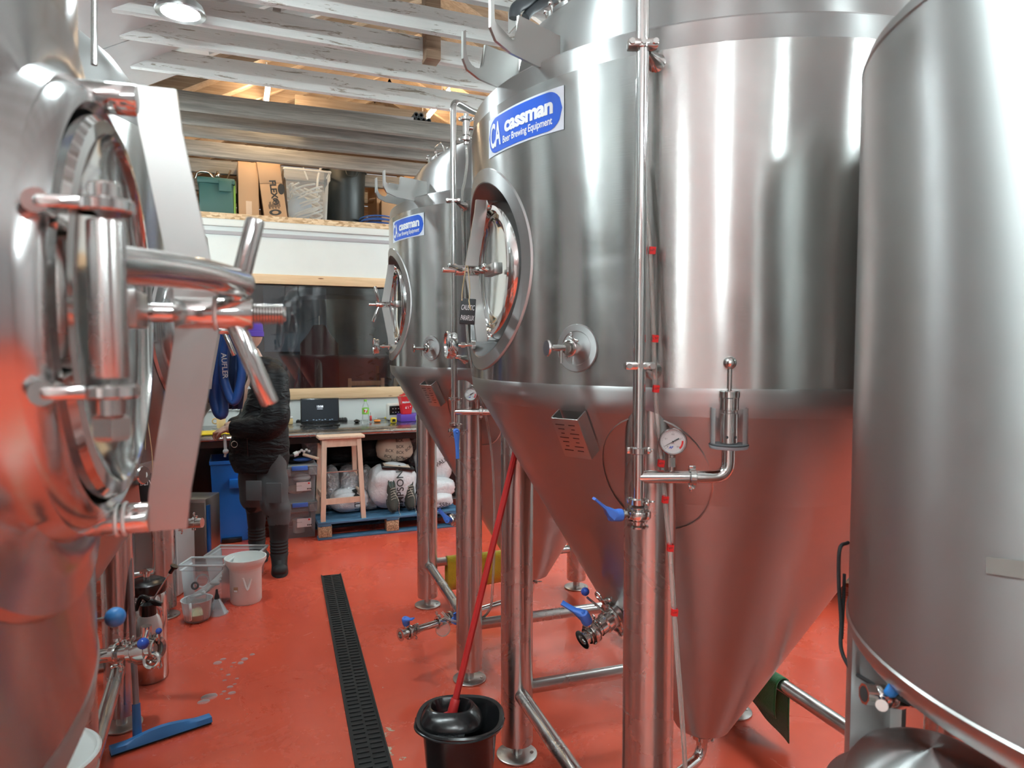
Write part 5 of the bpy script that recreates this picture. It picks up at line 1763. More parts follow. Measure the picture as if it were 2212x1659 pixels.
MB().sphere((0, .12, .50), .1, (1, .15, 1.5)).build('blade', 'black_plastic', t)
x, w, h = loft_rect(512, 347, 556, 6.70)
t = thing('cardboard_box', 'tall plain cardboard box standing between the green crate and the lettered box', 'box', (x, 6.88, LZ), .04)
MB().box((0, 0, h / 2), (w, .34, h), bev=.004).build('carton_body', 'card', t)
MB().box((.0, -.171, .10), (.05, .002, .13)).build('parcel_tape', 'tan_fabric', t)
x, w, h = loft_rect(562, 338, 612, 6.68)
t = thing('cardboard_box', 'tall leaning cardboard box printed FLEX on the loft', 'box', (x + .03, 6.86, LZ), .02)
Ml = RY(math.radians(-7))
MB().box((0, 0, h * .30), (w, .32, h * .60), Ml, bev=.004).build('carton_body', 'card', t)
MB().box((0, .0, h * .80), (w * 1.0, .32, h * .39), Ml, bev=.004).build('carton_top', 'card', t)
vs, fs = text_geo('FLEX\u00ae', w * .38, bold=.003)
MB().mesh(vs, fs, Ml @ T(0.01, -.1615, h * .46) @ RX(PI / 2) @ RZ(-PI / 2)).build('lettering', 'black_print', t, smooth=False)
b = MB()
for i in range(12):
    b.box((-w * .24 + i * w * .044, -.1612, h * .235 + .01 * ((i * 7) % 3)), (w * .025, .001, h * .07 + .012 * ((i * 5) % 3)), Ml)
b.lathe([(w * .14, 0), (w * .27, 0)], 28, Ml @ T(0, -.1618, h * .14) @ RX(PI / 2), sy=.5)
b.build('printed_symbol', 'black_print', t, smooth=False)
MB().sphere((w * .22, -.163, h * .52), .05, (.6, .04, 1)).build('torn_flap', 'black_print', t)
x, w, h = loft_rect(614, 362, 714, 6.66)
t = thing('clear_tub', 'tall clear plastic tub full of tubing on the loft', 'tub', (x, 6.9, LZ), 0)
rs = []
for z_, k in ((0, .82), (h * .82, .93), (h * .84, 1.0), (h, 1.0)):
    rs.append([V3((sx * w / 2 * k, sy * .22 * k, z_)) for sx, sy in ((-1, -1), (-.9, -1.05), (.9, -1.05), (1, -1), (1, 1), (-1, 1))])
MB().rings(rs, True, True, False).build('tub_body', 'clear_box', t, smooth=False)
MB().torus(.5, .012, Matrix.Diagonal((w, .44, 1, 1)) @ T(0, 0, h), 4, 8) .build('rim', 'milky_plastic', t) if False else None
b = MB()
for sy in (-1, 1): b.cyl((-w / 2, sy * .225, h), (w / 2, sy * .225, h), .010, seg=8)
for sx in (-1, 1): b.cyl((sx * w / 2, -.225, h), (sx * w / 2, .225, h), .010, seg=8)
b.build('rim', 'milky_plastic', t)
t = thing('tubing_bundle', 'pale plastic tubes and bags coiled inside the clear tub', 'tubing', (x, 6.88, LZ + .01))
for k in range(9):
    pts = []
    a0 = random.uniform(0, 6)
    for i in range(14):
        a = a0 + i * .5
        pts.append((w * .33 * math.cos(a) + random.uniform(-.02, .02), .12 * math.sin(a), .03 + i * h * .055))
    MB().tube(spline(pts, 3), .009, 8).build('tube', 'milky_plastic', t)
MB().sphere((-.06, -.05, h * .3), w * .28, (1, .6, 1)).build('plastic_bag', 'pale_blue_grey', t)
MB().tube(spline([(.1, 0, h * .6), (.12, 0, h * 1.0), (.16, 0, h * 1.2), (.22, .0, h * 1.33)], 5), .011, 8).tube([(.02, 0, h * .9), (-.02, 0, h * 1.13)], .008, 8).build('tube', 'milky_plastic', t)
x, w, h = loft_rect(705, 346, 800, 6.72)
t = thing('black_barrel', 'tall black plastic bin with rope handle on the loft', 'bin', (x, 7.0, LZ))
MB().lathe([(0, 0), (w * .42, 0), (w * .44, .02), (w * .49, h * .93), (w * .53, h * .94), (w * .53, h), (w * .49, h * 1.005), (w * .46, h * .9)], 40).build('bin_body', 'dark_bin', t)
MB().tube(spline([(-.02, -w * .50, h * .9), (0, -w * .53, h * .82), (.08, -w * .51, h * .82), (.11, -w * .49, h * .9)], 5), .006, 8).build('rope_handle', 'dark_bin', t)
t = thing('blue_hose_coil', 'coil of dark blue hose at the edge of the loft', 'hose', (PY(822, 470, 6.75).x, 6.8, LZ))
b = MB()
for k in range(7):
    b.torus(.13 + .012 * k, .008, T(random.uniform(-.03, .03), 0, .012 + .011 * k) @ RX(random.uniform(-.12, .12)) @ RY(random.uniform(-.1, .1)), 40, 6)
b.build('coil', 'blue_hose', t)
for (px0, py0, px1, Y, rz, nm, lb) in ((806, 395, 850, 7.3, .2, 'cardboard_box', 'small cardboard box on the loft right of the black bin'), (826, 430, 872, 7.0, -.1, 'cardboard_box', 'low dark box behind the blue hose coil'), (868, 360, 935, 7.6, .1, 'cardboard_box', 'open cardboard box at the back of the loft')):
    x, w, h = loft_rect(px0, py0, px1, Y)
    t = thing(nm, lb, 'box', (x, Y + .1, LZ), rz)
    MB().box((0, 0, h / 2), (w, .25, h), bev=.004).build('carton_body', 'card', t)
    MB().box((-w / 2 - .02, 0, h + .03), (.06, .25, .004), RY(-.2)).build('carton_flap', 'card', t)
t = thing('white_strip', 'flat white strip of trunking lying on the loft edge', 'strip', (PY(555, 463, 6.6).x, 6.58, LZ + .0))
MB().box((0, 0, .008), (.62, .06, .016), bev=.003).build('strip', 'white_plastic', t)
# boards and pipes lying across the tie beams
TB = BZ + .105
q = PY(760, 235, 5.6)
t = thing('stored_board', 'white-edged board lying across the dark beams', 'board', (q.x - .05, 5.55, TB - .003), -.05)
MB().box((0, 0, .075), (.95, .55, .02), RX(.25), bev=.002).build('board', 'roof_board', t)
t = thing('stored_board', 'large pale plywood panel stored upright above the dark beams', 'board', (q.x + .15, 5.95, TB - .02), 0)
MB().box((0, 0, .16), (1.1, .02, .34), bev=.002).build('board', 'roof_timber', t)
t = thing('grey_pipes', 'bundle of short grey foam pipes resting on the dark beam', 'pipes', (PY(890, 260, 5.6).x, 5.55, TB))
for i, (dx, dz) in enumerate(((-.06, .022), (-.02, .022), (.02, .022), (-.04, .056), (0, .056), (.06, .022))):
    MB().lathe([(.012, 0), (.020, 0), (.020, .6), (.012, .6), (.012, 0)], 16, T(dx, -.25, dz) @ RX(-PI / 2)).build('pipe', 'grey_hose', t)
# grey ducts at the top of the photograph
t = thing('grey_conduit', 'thick dark grey hose looped over the beams at the top', 'hose', PW(1150, 10, 3.4))
base = PW(1150, 10, 3.4)
MB().tube(spline([PW(1112, 40, 3.35) - base, PW(1115, 18, 3.35) - base, PW(1140, 2, 3.4) - base, PW(1200, -40, 3.5) - base, PW(1300, -90, 3.6) - base], 6), .028, 14).build('hose', 'grey_hose', t)
MB().tube(spline([PW(1135, 38, 3.40) - base, PW(1150, 20, 3.42) - base, PW(1190, 0, 3.45) - base, PW(1260, -30, 3.55) - base], 6), .022, 14).build('hose', 'grey_hose', t)
MB().box(tuple(PW(1108, 28, 3.42) - base), (.012, .10, .16), bev=.002).build('bracket', 'white_plastic', t)
# ------------------------------------------------------------------ the person at the worktop
PU, PV = -1.64, 4.58
per = thing('person', 'person in a black hooded puffer jacket, grey work trousers and black wellington boots', 'person', W(PU, PV), -YAW)
def H(px, py, dv=0.0):            # photo point -> the person's own coordinates
    p = P(px, py, PV + dv)
    return V3((p.x - PU, p.y - PV, p.z))
def blob_chain(b, pts, rs, seg=16):
    b.tube(spline(pts, 4), [rs[0]] + [rs[min(int(i / 4), len(rs) - 2)] * (1 - (i % 4) / 4) + rs[min(int(i / 4) + 1, len(rs) - 1)] * ((i % 4) / 4) for i in range(1, 4 * (len(pts) - 1) + 1)], seg)
def ring_e(c, rx, ry, n=24, ax=0.0, bul=0.0):
    return [V3(c) + V3((rx * math.cos(2 * PI * i / n), ry * math.sin(2 * PI * i / n), 0)) for i in range(n)]
sh_r, sh_l = H(592, 818, -.10), H(556, 822, .12)
el_r = H(590, 915, -.20); wr_r = H(500, 925, -.17); ha_r = H(486, 930, -.16)
el_l = H(540, 918, .18); wr_l = H(498, 918, .05); ha_l = H(486, 925, .02)
hip = H(566, 1000)
gR, gL = G(604, 1236), G(556, 1206)
ft_r = V3((gR[0] - PU, gR[1] - PV, 0)); ft_l = V3((gL[0] - PU, gL[1] - PV, 0))
kn_r = V3(((hip.x + .07) * .45 + ft_r.x * .55, ft_r.y * .5 - .03, .47)); kn_l = V3(((hip.x - .07) * .45 + ft_l.x * .55, ft_l.y * .5, .47))
hp_r = V3((hip.x + .07, -.035, .80)); hp_l = V3((hip.x - .07, .035, .80))
head = H(534, 742, -.0)
neck = H(557, 785)
# continuous body underneath the clothes
b = MB()
b.rings([ring_e((hip.x, 0, .78), .12, .10), ring_e((hip.x, 0, .86), .15, .12), ring_e((hip.x, 0, 1.0), .13, .10), ring_e((hip.x, 0, 1.2), .12, .10), ring_e((hip.x + .01, 0, 1.30), .09, .08), ring_e((neck.x, 0, 1.37), .055, .055), ring_e((neck.x - .02, 0, 1.44), .052, .052), ring_e((head.x + .02, 0, 1.50), .05, .05)])
for a_, b2, c_, d_ in ((sh_r, el_r, wr_r, ha_r), (sh_l, el_l, wr_l, ha_l)):
    blob_chain(b, [V3((hip.x, 0, 1.24)) * .4 + a_ * .6, a_, (a_ + b2) / 2, b2, (b2 + c_) / 2, c_, c_ * .3 + d_ * .7], [.05, .05, .045, .040, .036, .027, .028])
for a_, b2, c_ in ((hp_r, kn_r, ft_r), (hp_l, kn_l, ft_l)):
    blob_chain(b, [a_, (a_ + b2) / 2, b2, c_ + V3((0, 0, .36)), c_ + V3((0, 0, .20)), c_ + V3((0, 0, .10)), c_ + V3((.0, .0, .05))], [.085, .075, .055, .045, .040, .034, .030])
# head with brow, nose, chin, ears; the face looks left and a little towards the photographer
fx = V3((-.88, -.47, 0)).normalized(); fs_ = V3((-fx.y, fx.x, 0))
hc = V3((head.x, 0, 1.575))
Mh = Matrix((fx, fs_, V3((0, 0, 1)))).transposed().to_4x4(); Mh.translation = hc
b.sphere((0, 0, .02), .098, (1.02, .82, 1.08), 24, Mh)
b.sphere((.03, 0, -.06), .062, (1.0, .85, .95), 20, Mh)
b.tube([Mh @ V3((.093, 0, .02)), Mh @ V3((.108, 0, -.012)), Mh @ V3((.118, 0, -.028)), Mh @ V3((.098, 0, -.036))], [.008, .011, .015, .010], 10)
b.sphere((.084, 0, -.066), .020, (.7, 1.2, .5), 12, Mh).sphere((.072, 0, -.102), .024, (.8, 1, .7), 12, Mh).sphere((.082, 0, .035), .03, (.5, 1.9, .4), 14, Mh)
for s in (-1, 1): b.sphere((-.005, s * .080, -.005), .026, (.7, .35, 1.15), 12, Mh)
# hands: palm, four unequal curled fingers and a thumb off the side
def hand(b, w_, h_, side, curl=1.0):
    d = (h_ - w_).normalized(); up = V3((0, 0, 1)); sd = d.cross(up).normalized() * side; nn = sd.cross(d).normalized()
    if nn.z > 0: nn = -nn
    c_ = w_ + d * .045
    b.rings([[c_ + d * y + sd * (w * math.cos(2 * PI * i / 14)) + nn * (.013 * math.sin(2 * PI * i / 14)) for i in range(14)] for y, w in ((-.045, .024), (-.01, .036), (.03, .042), (.045, .040))])
    for k, (o, L) in enumerate(((-.030, .066), (-.010, .075), (.010, .070), (.030, .055))):
        r0 = c_ + d * .042 + sd * o
        p1 = r0 + d * L * .42; p2 = p1 + (d * .5 + nn * .85 * curl).normalized() * L * .33; p3 = p2 + (nn * 1.0 - d * .35 * curl).normalized() * L * .28
        b.tube([r0 - d * .01, r0, p1, p2, p3], [.009, .009, .0085, .008, .0065], 10).sphere(tuple(p3), .0066, seg=8)
    r0 = c_ - d * .015 - sd * .034
    b.tube([r0, r0 - sd * .018 + d * .022 + nn * .008, r0 - sd * .016 + d * .048 + nn * .022, r0 - sd * .006 + d * .064 + nn * .034], [.012, .011, .0095, .0075], 10).sphere(tuple(r0 - sd * .006 + d * .064 + nn * .034), .0076, seg=8)
hand(b, wr_r, ha_r, 1); hand(b, wr_l, ha_l, -1)
remeshed(b.build('body', 'skin', per), .006, 2)
e_ = MB()
for s in (-1, 1): e_.sphere((.088, s * .030, .014), .010, (.5, 1, .6), 12, Mh)
e_.build('eyes', 'white_print', per)
# jacket: quilted torso, collar, sleeves, hood
b = MB()
def px_ring(y, x0, x1, depth, dv=0.0, bulge=0.0):
    a, c = H(x0, y, dv), H(x1, y, dv)
    m_ = (a + c) / 2
    return ring_e((m_.x, m_.y, m_.z), (c.x - a.x) / 2 * (1 + bulge), depth * (1 + bulge), 40)
# (hem first)
rows = [(1016, 510, 618, .165), (1000, 503, 621, .175), (975, 498, 622, .17), (945, 503, 621, .17), (915, 515, 618, .165), (885, 528, 616, .16), (858, 538, 613, .155), (832, 543, 609, .145), (812, 548, 603, .125), (796, 550, 598, .115), (780, 548, 590, .10), (770, 549, 582, .085)]
rs = []
for i in range(len(rows) - 1):
    a_, c_ = rows[i], rows[i + 1]
    for k in range(4):
        f = k / 4
        q = [a_[j] * (1 - f) + c_[j] * f for j in range(4)]
        rs.append(px_ring(q[0], q[1], q[2], q[3], 0, .035 * math.sin(PI * f) if i > 0 else 0))
rs.append(px_ring(*rows[-1]))
b.rings(rs)
def puffy(b, pts, rad, n=6):
    sp_ = spline(pts, 10); L = len(sp_)
    rr_ = []
    for i in range(L):
        f = i / (L - 1) * (len(rad) - 1); k = min(int(f), len(rad) - 2)
        r_ = rad[k] * (1 - f + k) + rad[k + 1] * (f - k)
        rr_.append(r_ * (1 + .07 * abs(math.sin(i / L * PI * n))))
    b.tube(sp_, rr_, 20)
puffy(b, [sh_r + V3((-.03, .03, .02)), sh_r, (sh_r + el_r) / 2 + V3((.01, 0, 0)), el_r + V3((0, 0, 0)), (el_r + wr_r) / 2 + V3((0, 0, -.012)), wr_r], [.07, .088, .088, .086, .072, .048], 7)
puffy(b, [sh_l + V3((.03, -.03, .02)), sh_l, (sh_l + el_l) / 2, el_l, (el_l + wr_l) / 2, wr_l], [.07, .085, .082, .08, .07, .045], 7)
# hood lying at the back of the neck
b.sphere(tuple(H(583, 790, .0)), .085, (.95, 1.15, .62), 20)
b.sphere(tuple(H(590, 805, .0)), .07, (.9, 1.2, .8), 20)
b.sphere(tuple(H(572, 782, -.03)), .07, (1, 1.1, .55), 18)
coat = b.build('jacket', 'black_cloth', per)
remeshed(coat, .010, 2)
m = MATS['black_cloth']
bump(m, noisetex(m, coord(m, (1, 1, 3.0)), 9, 3, .5, 1.0), .55, .03)
m.node_tree.nodes['Principled BSDF'].inputs['Roughness'].default_value = .55
z_ = MB()
z_.tube([H(571, 843, -.29), H(576, 858, -.30), H(583, 875, -.30)], .0035, 8)
zo = z_.build('pocket_zip', 'bottle_green', coat)
MB().tube(spline([H(536, 905, -.165), H(534, 940, -.18), H(536, 985, -.178)], 5), .003, 8).build('front_seam', 'black_plastic', coat)
MB().prism([(-.012, 0), (.012, 0), (0, .02)], .002, frame(H(538, 840, -.165), (-.1, -1, 0), (1, 0, 0)) @ RZ(0)).build('chest_mark', 'white_print', coat)
# hat
b = MB()
b.lathe([(.097, .0), (.104, .03), (.100, .07), (.080, .105), (.045, .125), (0, .13)], 28, Mh @ T(0, 0, .015), sy=.85)
b.lathe([(.100, -.012), (.108, -.010), (.108, .022), (.100, .025)], 28, Mh @ T(0, 0, .015), sy=.85)
b.build('knitted_hat', 'purple_knit', per)
# trousers
b = MB()
b.rings([ring_e((hip.x, 0, .76), .15, .13), ring_e((hip.x, 0, .92), .15, .135)])
for a_, k_, f_ in ((hp_r, kn_r, ft_r), (hp_l, kn_l, ft_l)):
    puffy(b, [a_ + V3((0, 0, .03)), (a_ + k_) / 2 + V3((0, 0, 0)), k_, V3((f_.x, f_.y, .42)), V3((f_.x, f_.y, .32))], [.088, .096, .088, .080, .064], 5)
tr = b.build('trousers', 'grey_trouser', per)
remeshed(tr, .012, 2)
b = MB()
for px0, py0 in ((592, 1065), (548, 1060)):
    c_ = H(px0, py0, -.20)
    b.box(tuple(c_), (.10, .012, .13), RZ(0), bev=.004)
b.build('cargo_pocket', 'grey_trouser', tr)
kb = MB()
for k_ in (kn_r, kn_l):
    kb.sphere(tuple(k_ + V3((0, -.045, -.01))), .065, (.85, .5, 1.4), 14)
kb.build('knee_patch', 'black_cloth', tr)
# boots
for f_, toe, nm in ((ft_r, V3((.10, -.26, 0)), 'front'), (ft_l, V3((.18, -.20, 0)), 'back')):
    b = MB()
    d = toe.normalized(); sd = V3((-d.y, d.x, 0))
    heel = V3((f_.x, f_.y, 0)) - d * .03
    def sec(o, z, rx, ry):
        c_ = heel + d * o + V3((0, 0, z))
        return [c_ + d * rx * math.cos(2 * PI * i / 20) + sd * ry * math.sin(2 * PI * i / 20) for i in range(20)]
    rr_ = [sec(.03, .43, .080, .076)]
    rr_ += [sec(.03, .38, .074, .070), sec(.028, .25, .064, .060)]
    for k in range(5):
        rr_ += [sec(.026, .225 - k * .022, .060, .056), sec(.026, .215 - k * .022, .064, .060)]
    rr_ += [sec(.028, .10, .066, .054), sec(.045, .06, .095, .050), sec(.05, .03, .105, .052), sec(.05, .012, .112, .054), sec(.05, .0, .112, .054)]
    b.rings(rr_)
    b.sphere(tuple(heel + d * .115 + V3((0, 0, .042))), .045, (1.1, 1.1, .85), 16)
    bo = b.build('wellington_boot', 'black_rubber', per)
# white object held in the hand
t = thing('white_nozzle', 'small white plastic fitting held in the person\'s hand over the worktop edge', 'fitting', W(PU, PV), -YAW)
q = ha_r + V3((0, 0, -.02))
MB().cyl(q + V3((0, -.01, -.0)), q + V3((.005, -.01, -.10)), .010, seg=12).sphere(tuple(q + V3((.006, -.01, -.115))), .018).cyl(q + V3((.006, -.01, -.12)), q + V3((.0, -.01, -.15)), .008, seg=10).build('body', 'milky_plastic', t)
MB().torus(.02, .0025, T(q.x + .06, q.y, q.z - .07) @ RX(PI / 2), 20, 6).build('ring', 'polished_steel', t)

# ------------------------------------------------------------------ things hung on the tanks
def chalkboard(px0, py0, px1, py1, v, label, lines, hang, tilt=0.0):
    a, c = P(px0, py0, v), P(px1, py1, v)
    w, h = c.x - a.x, a.z - c.z
    cx_, cz_ = (a.x + c.x) / 2, (a.z + c.z) / 2
    t = thing('chalkboard_tag', label, 'tag', W(cx_, v, cz_), -YAW)
    MB().box((0, 0, 0), (w, .006, h), RY(tilt), bev=.002).build('slate', 'slate', t)
    b = MB()
    for i, (s, z, sz, sh) in enumerate(lines):
        vs, fs = text_geo(s, sz, shear=sh)
        k = min(1, w * .45 / max(abs(q.x) for q in vs))
        b.mesh([(q.x * k, 0, q.y) for q in vs], fs, RY(tilt) @ T(0, -.0036, z))
    b.build('chalk_writing', 'white_print', t, smooth=False)
    hp = V3((hang.x - cx_, hang.y - v, hang.z - cz_))
    b = MB()
    b.tube(spline([(-w * .35, -.004, h * .42), hp * .5 + V3((-.012, -.006, 0)), hp + V3((0, -.018, 0))], 5), .0014, 6)
    b.tube(spline([(w * .1, -.004, h * .42), hp * .5 + V3((.008, -.006, 0)), hp + V3((.004, -.018, 0))], 5), .0014, 6)
    b.tube(spline([(w * .1, -.005, h * .42), (w * .16, -.008, h * .2), (w * .22, -.007, h * .05)], 5), .0018, 6)
    b.build('twine', 'twine', t)
    return t
vv2 = 1.90
chalkboard(993, 645, 1027, 701, vv2 - .03, 'small slate tag hung by twine from the middle fermenter\'s door spindle', [('CAUSTIC', .010, .020, .25), ('PARAFLUX', -.018, .020, .25)], P(1008, 575, vv2), .06)
chalkboard(300, 1022, 354, 1085, 1.98, 'slate tag with chalk lettering hung by twine on the second left tank', [('BENUA', .018, .030, .3)], P(322, 900, 1.98), -.08)
# blue hose loops on the second left tank's spindle
base = P(497, 735, 2.42)
t = thing('blue_hose', 'dark blue printed hose looped over the second left tank\'s door spindle', 'hose', W(base.x, base.y, base.z), -YAW)
def B5(px, py, dv=0): 
    p = P(px, py, 2.42 + dv); return V3((p.x - base.x, p.y - base.y, p.z - base.z))
MB().tube(spline([B5(493, 712), B5(483, 760), B5(484, 820), B5(505, 868), B5(521, 820), B5(519, 760), B5(503, 714)], 8), .0155, 14, loop=False).build('hose_loop', 'blue_hose', t)
MB().tube(spline([B5(488, 712, .05), B5(474, 770, .05), B5(462, 840, .05), B5(470, 885, .05), B5(481, 890, .05), B5(480, 820, .06), B5(486, 740, .06)], 8), .020, 14).build('hose_loop', 'blue_hose', t)
vs, fs = text_geo('AUFLER', .026, bold=.0005)
MB().mesh(vs, fs, T(*B5(484.5, 790, -.017)) @ RX(PI / 2) @ RZ(-PI / 2 + .05)).build('lettering', 'white_print', t, smooth=False)
t = thing('dark_apron', 'dark blue cloth hanging behind the blue hose', 'cloth', W(base.x, base.y + .12, base.z), -YAW)
rs = []
for py, x0, x1 in ((715, 470, 497), (780, 464, 500), (850, 458, 497), (890, 455, 492)):
    a, c = B5(x0, py, .1), B5(x1, py, .1)
    n_ = 12
    rs.append([a.lerp(c, i / (n_ - 1)) + V3((0, .018 * math.sin(i * 1.7), 0)) for i in range(n_)] + [a.lerp(c, 1 - i / (n_ - 1)) + V3((0, .02 + .018 * math.sin((n_ - 1 - i) * 1.7), 0)) for i in range(n_)])
MB().rings(rs).build('cloth', 'dark_apron_cloth' if 'dark_apron_cloth' in MATS else plain('dark_apron_cloth', (.012, .03, .09), .85), t)

# cloths on the braces
def drape(name, label, p0, p1, bar_r, front, back, m, loc, z=.25, skew=0.0, wav=.006):
    """cloth laid over a horizontal bar between two local points"""
    p0, p1 = V3(p0), V3(p1)
    L = (p1 - p0).length; d = (p1 - p0).normalized(); nn = V3((d.y, -d.x, 0))
    t = thing(name, label, 'cloth', loc, -YAW)
    prof = [(-bar_r - .003, -back), (-bar_r - .004, -back * .5), (-bar_r - .003, 0)]
    for k in range(1, 8):
        a = PI * k / 8
        prof.append((-(bar_r + .003) * math.cos(a), (bar_r + .003) * math.sin(a)))
    prof += [(bar_r + .003, 0), (bar_r + .004, -front * .25), (bar_r + .005, -front * .5), (bar_r + .006, -front * .75), (bar_r + .006, -front)]
    N = 30
    grid = []
    for i in range(N + 1):
        f = i / N
        row = []
        for j, (x, zz) in enumerate(prof):
            w = wav * math.sin(f * 9 + j) * min(1, abs(zz) / .08)
            zz2 = zz * (1 + skew * (f - .5)) if zz < 0 else zz
            row.append(p0 + d * (L * f) + nn * (x + (w if x > 0 else -w)) + V3((0, 0, z + zz2)))
        grid.append(row)
    b = MB()
    vs = [[b.bm.verts.new(q) for q in row] for row in grid]
    for i in range(N):
        for j in range(len(prof) - 1):
            b.bm.faces.new((vs[i][j], vs[i + 1][j], vs[i + 1][j + 1], vs[i][j + 1]))
    o = b.build('cloth', m, t)
    so = o.modifiers.new('thick', 'SOLIDIFY'); so.thickness = .004; so.offset = 1
    return t
A_, E_ = V3((-.487, 3.93, 0)), V3((.394, 4.24, 0))
def on_line(p, q, px):
    r_ = (px - 1106) / F
    t_ = (p.x - r_ * p.y) / ((p.x - q.x) - r_ * (p.y - q.y))
    return p.lerp(q, t_)
ya, yb = on_line(A_, E_, 962), on_line(A_, E_, 1084)
drape('yellow_cloth', 'mustard yellow towel hung over the far fermenter\'s low brace', (0, 0, 0), yb - ya, .0255, .155, .15, 'yellow_cloth', W(ya.x, ya.y, 0), .25, -.08)
F_, G_ = V3((.912, 2.745, 0)), V3((1.205, 1.87, 0))
fw_ = W(T2C[0], T2C[1])
ga, gb = on_line(F_, G_, 1612), on_line(F_, G_, 1706)
drape('green_cloth', 'dark green cloth folded over the middle fermenter\'s right-hand brace', (0, 0, 0), gb - ga, .0255, .10, .19, 'green_cloth', W(ga.x, ga.y, 0), .25, .35, .004)

# ------------------------------------------------------------------ mop and bucket
mb = (-.172, 2.21)
t = thing('mop_bucket', 'black plastic mop bucket with wringer at the bottom centre', 'bucket', W(*mb), -YAW)
def rr(rx, ry, z, n=48, k=2.6, ox=0, oy=0):
    out = []
    for i in range(n):
        a = 2 * PI * i / n
        ca, sa = math.cos(a), math.sin(a)
        q = (abs(ca) ** k + abs(sa) ** k) ** (-1 / k)
        out.append(V3((ox + rx * ca * q, oy + ry * sa * q, z)))
    return out
BH = .285
MB().rings([rr(.098, .085, 0), rr(.102, .088, .01), rr(.113, .104, .14), rr(.122, .116, BH - .03), rr(.128, .122, BH - .02), rr(.143, .136, BH - .014), rr(.146, .139, BH - .004), rr(.142, .135, BH + .002), rr(.130, .123, BH - .001), rr(.122, .115, BH - .02), rr(.108, .098, .12), rr(.09, .08, .02)], True, True, True).build('bucket_body', 'black_plastic', t)
MB().rings([rr(.104, .082, BH - .012, ox=-.028, oy=-.012), rr(.100, .078, BH + .006, ox=-.028, oy=-.012), rr(.075, .058, BH + .034, ox=-.030, oy=0), rr(.066, .050, BH + .036, ox=-.030, oy=0), rr(.058, .042, BH + .022, ox=-.030, oy=0), rr(.045, .032, BH - .03, ox=-.03, oy=0)], True, False, True).build('wringer', 'black_plastic', t)
hb_ = MB()
hb_.tube(spline([(-.146, .0, BH - .01), (-.13, -.10, BH + .004), (-.05, -.152, BH - .002), (.06, -.15, BH), (.13, -.09, BH + .004), (.146, .0, BH - .01)], 6), .004, 8)
hb_.build('carry_handle', 'black_plastic', t)
m0 = P(975, 1548, 2.22); m1 = P(1114, 974, 2.375)
t = thing('mop', 'red-handled mop standing in the black bucket against a tank leg', 'mop', W(m0.x, m0.y, m0.z), -YAW)
dm = m1 - m0
MB().cyl((0, 0, .0), dm, .0115, seg=8).build('handle', 'red_plastic', t)
MB().bcyl(dm * .995, dm * 1.012, .0118, .002).build('handle_cap', 'black_rubber', t)
un = dm.normalized()
MB().lathe([(0, -.035), (.028, -.035), (.034, -.015), (.030, .003), (.017, .012), (.016, .055), (.013, .060)], 24, frame((0, 0, 0), un)).build('mop_socket', 'red_plastic', t)
b = MB()
for i in range(22):
    a = 2 * PI * i / 22
    b.tube(spline([(.018 * math.cos(a), .018 * math.sin(a), -.018), (.038 * math.cos(a), .034 * math.sin(a), -.022), (.040 * math.cos(a), .034 * math.sin(a), -.05), (.03 * math.cos(a), .025 * math.sin(a), -.10)], 4), .006, 6)
b.build('mop_strands', 'sack_white', t)

# ------------------------------------------------------------------ floor things on the left
qa, qb = G(238, 1632), G(455, 1560)
mid = V3(((qa[0] + qb[0]) / 2, (qa[1] + qb[1]) / 2, 0)); dq = V3((qb[0] - qa[0], qb[1] - qa[1], 0)); Lq = dq.length; aq = math.atan2(dq.y, dq.x)
t = thing('floor_squeegee', 'blue floor squeegee with grey pole leaning beside the left tank leg', 'squeegee', W(mid.x, mid.y), -YAW)
Mq = RZ(aq)
b = MB()
ss = []
for f in [i / 16 for i in range(17)]:
    x = -Lq / 2 + Lq * f
    hgt = .030 + .020 * math.sin(PI * f) ** 2
    ss.append([Mq @ V3((x, y, z)) for y, z in ((-.026, .012), (-.020, .030), (-.010, hgt), (.010, hgt), (.022, .028), (.026, .012))])
b.rings(ss)
b.build('squeegee_head', 'squeegee_blue', t)
MB().box((0, 0, .006), (Lq * .995, .030, .012), Mq).build('rubber_blade', 'black_rubber', t)
def lq(px, py, v):
    p = P(px, py, v); return V3((p.x - mid.x, p.y - mid.y, p.z))
s0 = lq(297, 1592, mid.y - .03); s1 = lq(294, 1520, mid.y + .0); s2 = lq(276, 1165, mid.y + .10)
MB().cyl(s0 + V3((0, 0, -.02)), s1, .017, .0145, seg=18).build('pole_socket', 'squeegee_blue', t)
MB().cyl(s1, s2, .0115, seg=14).build('pole', 'grey_alloy' if 'grey_alloy' in MATS else plain('grey_alloy', (.35, .36, .37), .45, .6), t)
c_ = P(62, 1640, 1.52)
t = thing('white_bucket', 'white plastic drum with raised lid at the bottom left corner', 'bucket', W(c_.x, c_.y), -YAW)
zt_ = c_.z
MB().lathe([(0, 0), (.120, 0), (.125, .01), (.134, zt_ - .06), (.138, zt_ - .05), (.134, zt_ - .045), (.134, zt_ - .02)], 48).build('bucket_body', 'white_plastic', t)
MB().lathe([(.134, zt_ - .02), (.142, zt_ - .02), (.144, zt_ - .004), (.140, zt_), (.134, zt_), (.130, zt_ - .008), (.126, zt_ - .011), (0, zt_ - .011)], 48).build('lid', 'white_plastic', t)
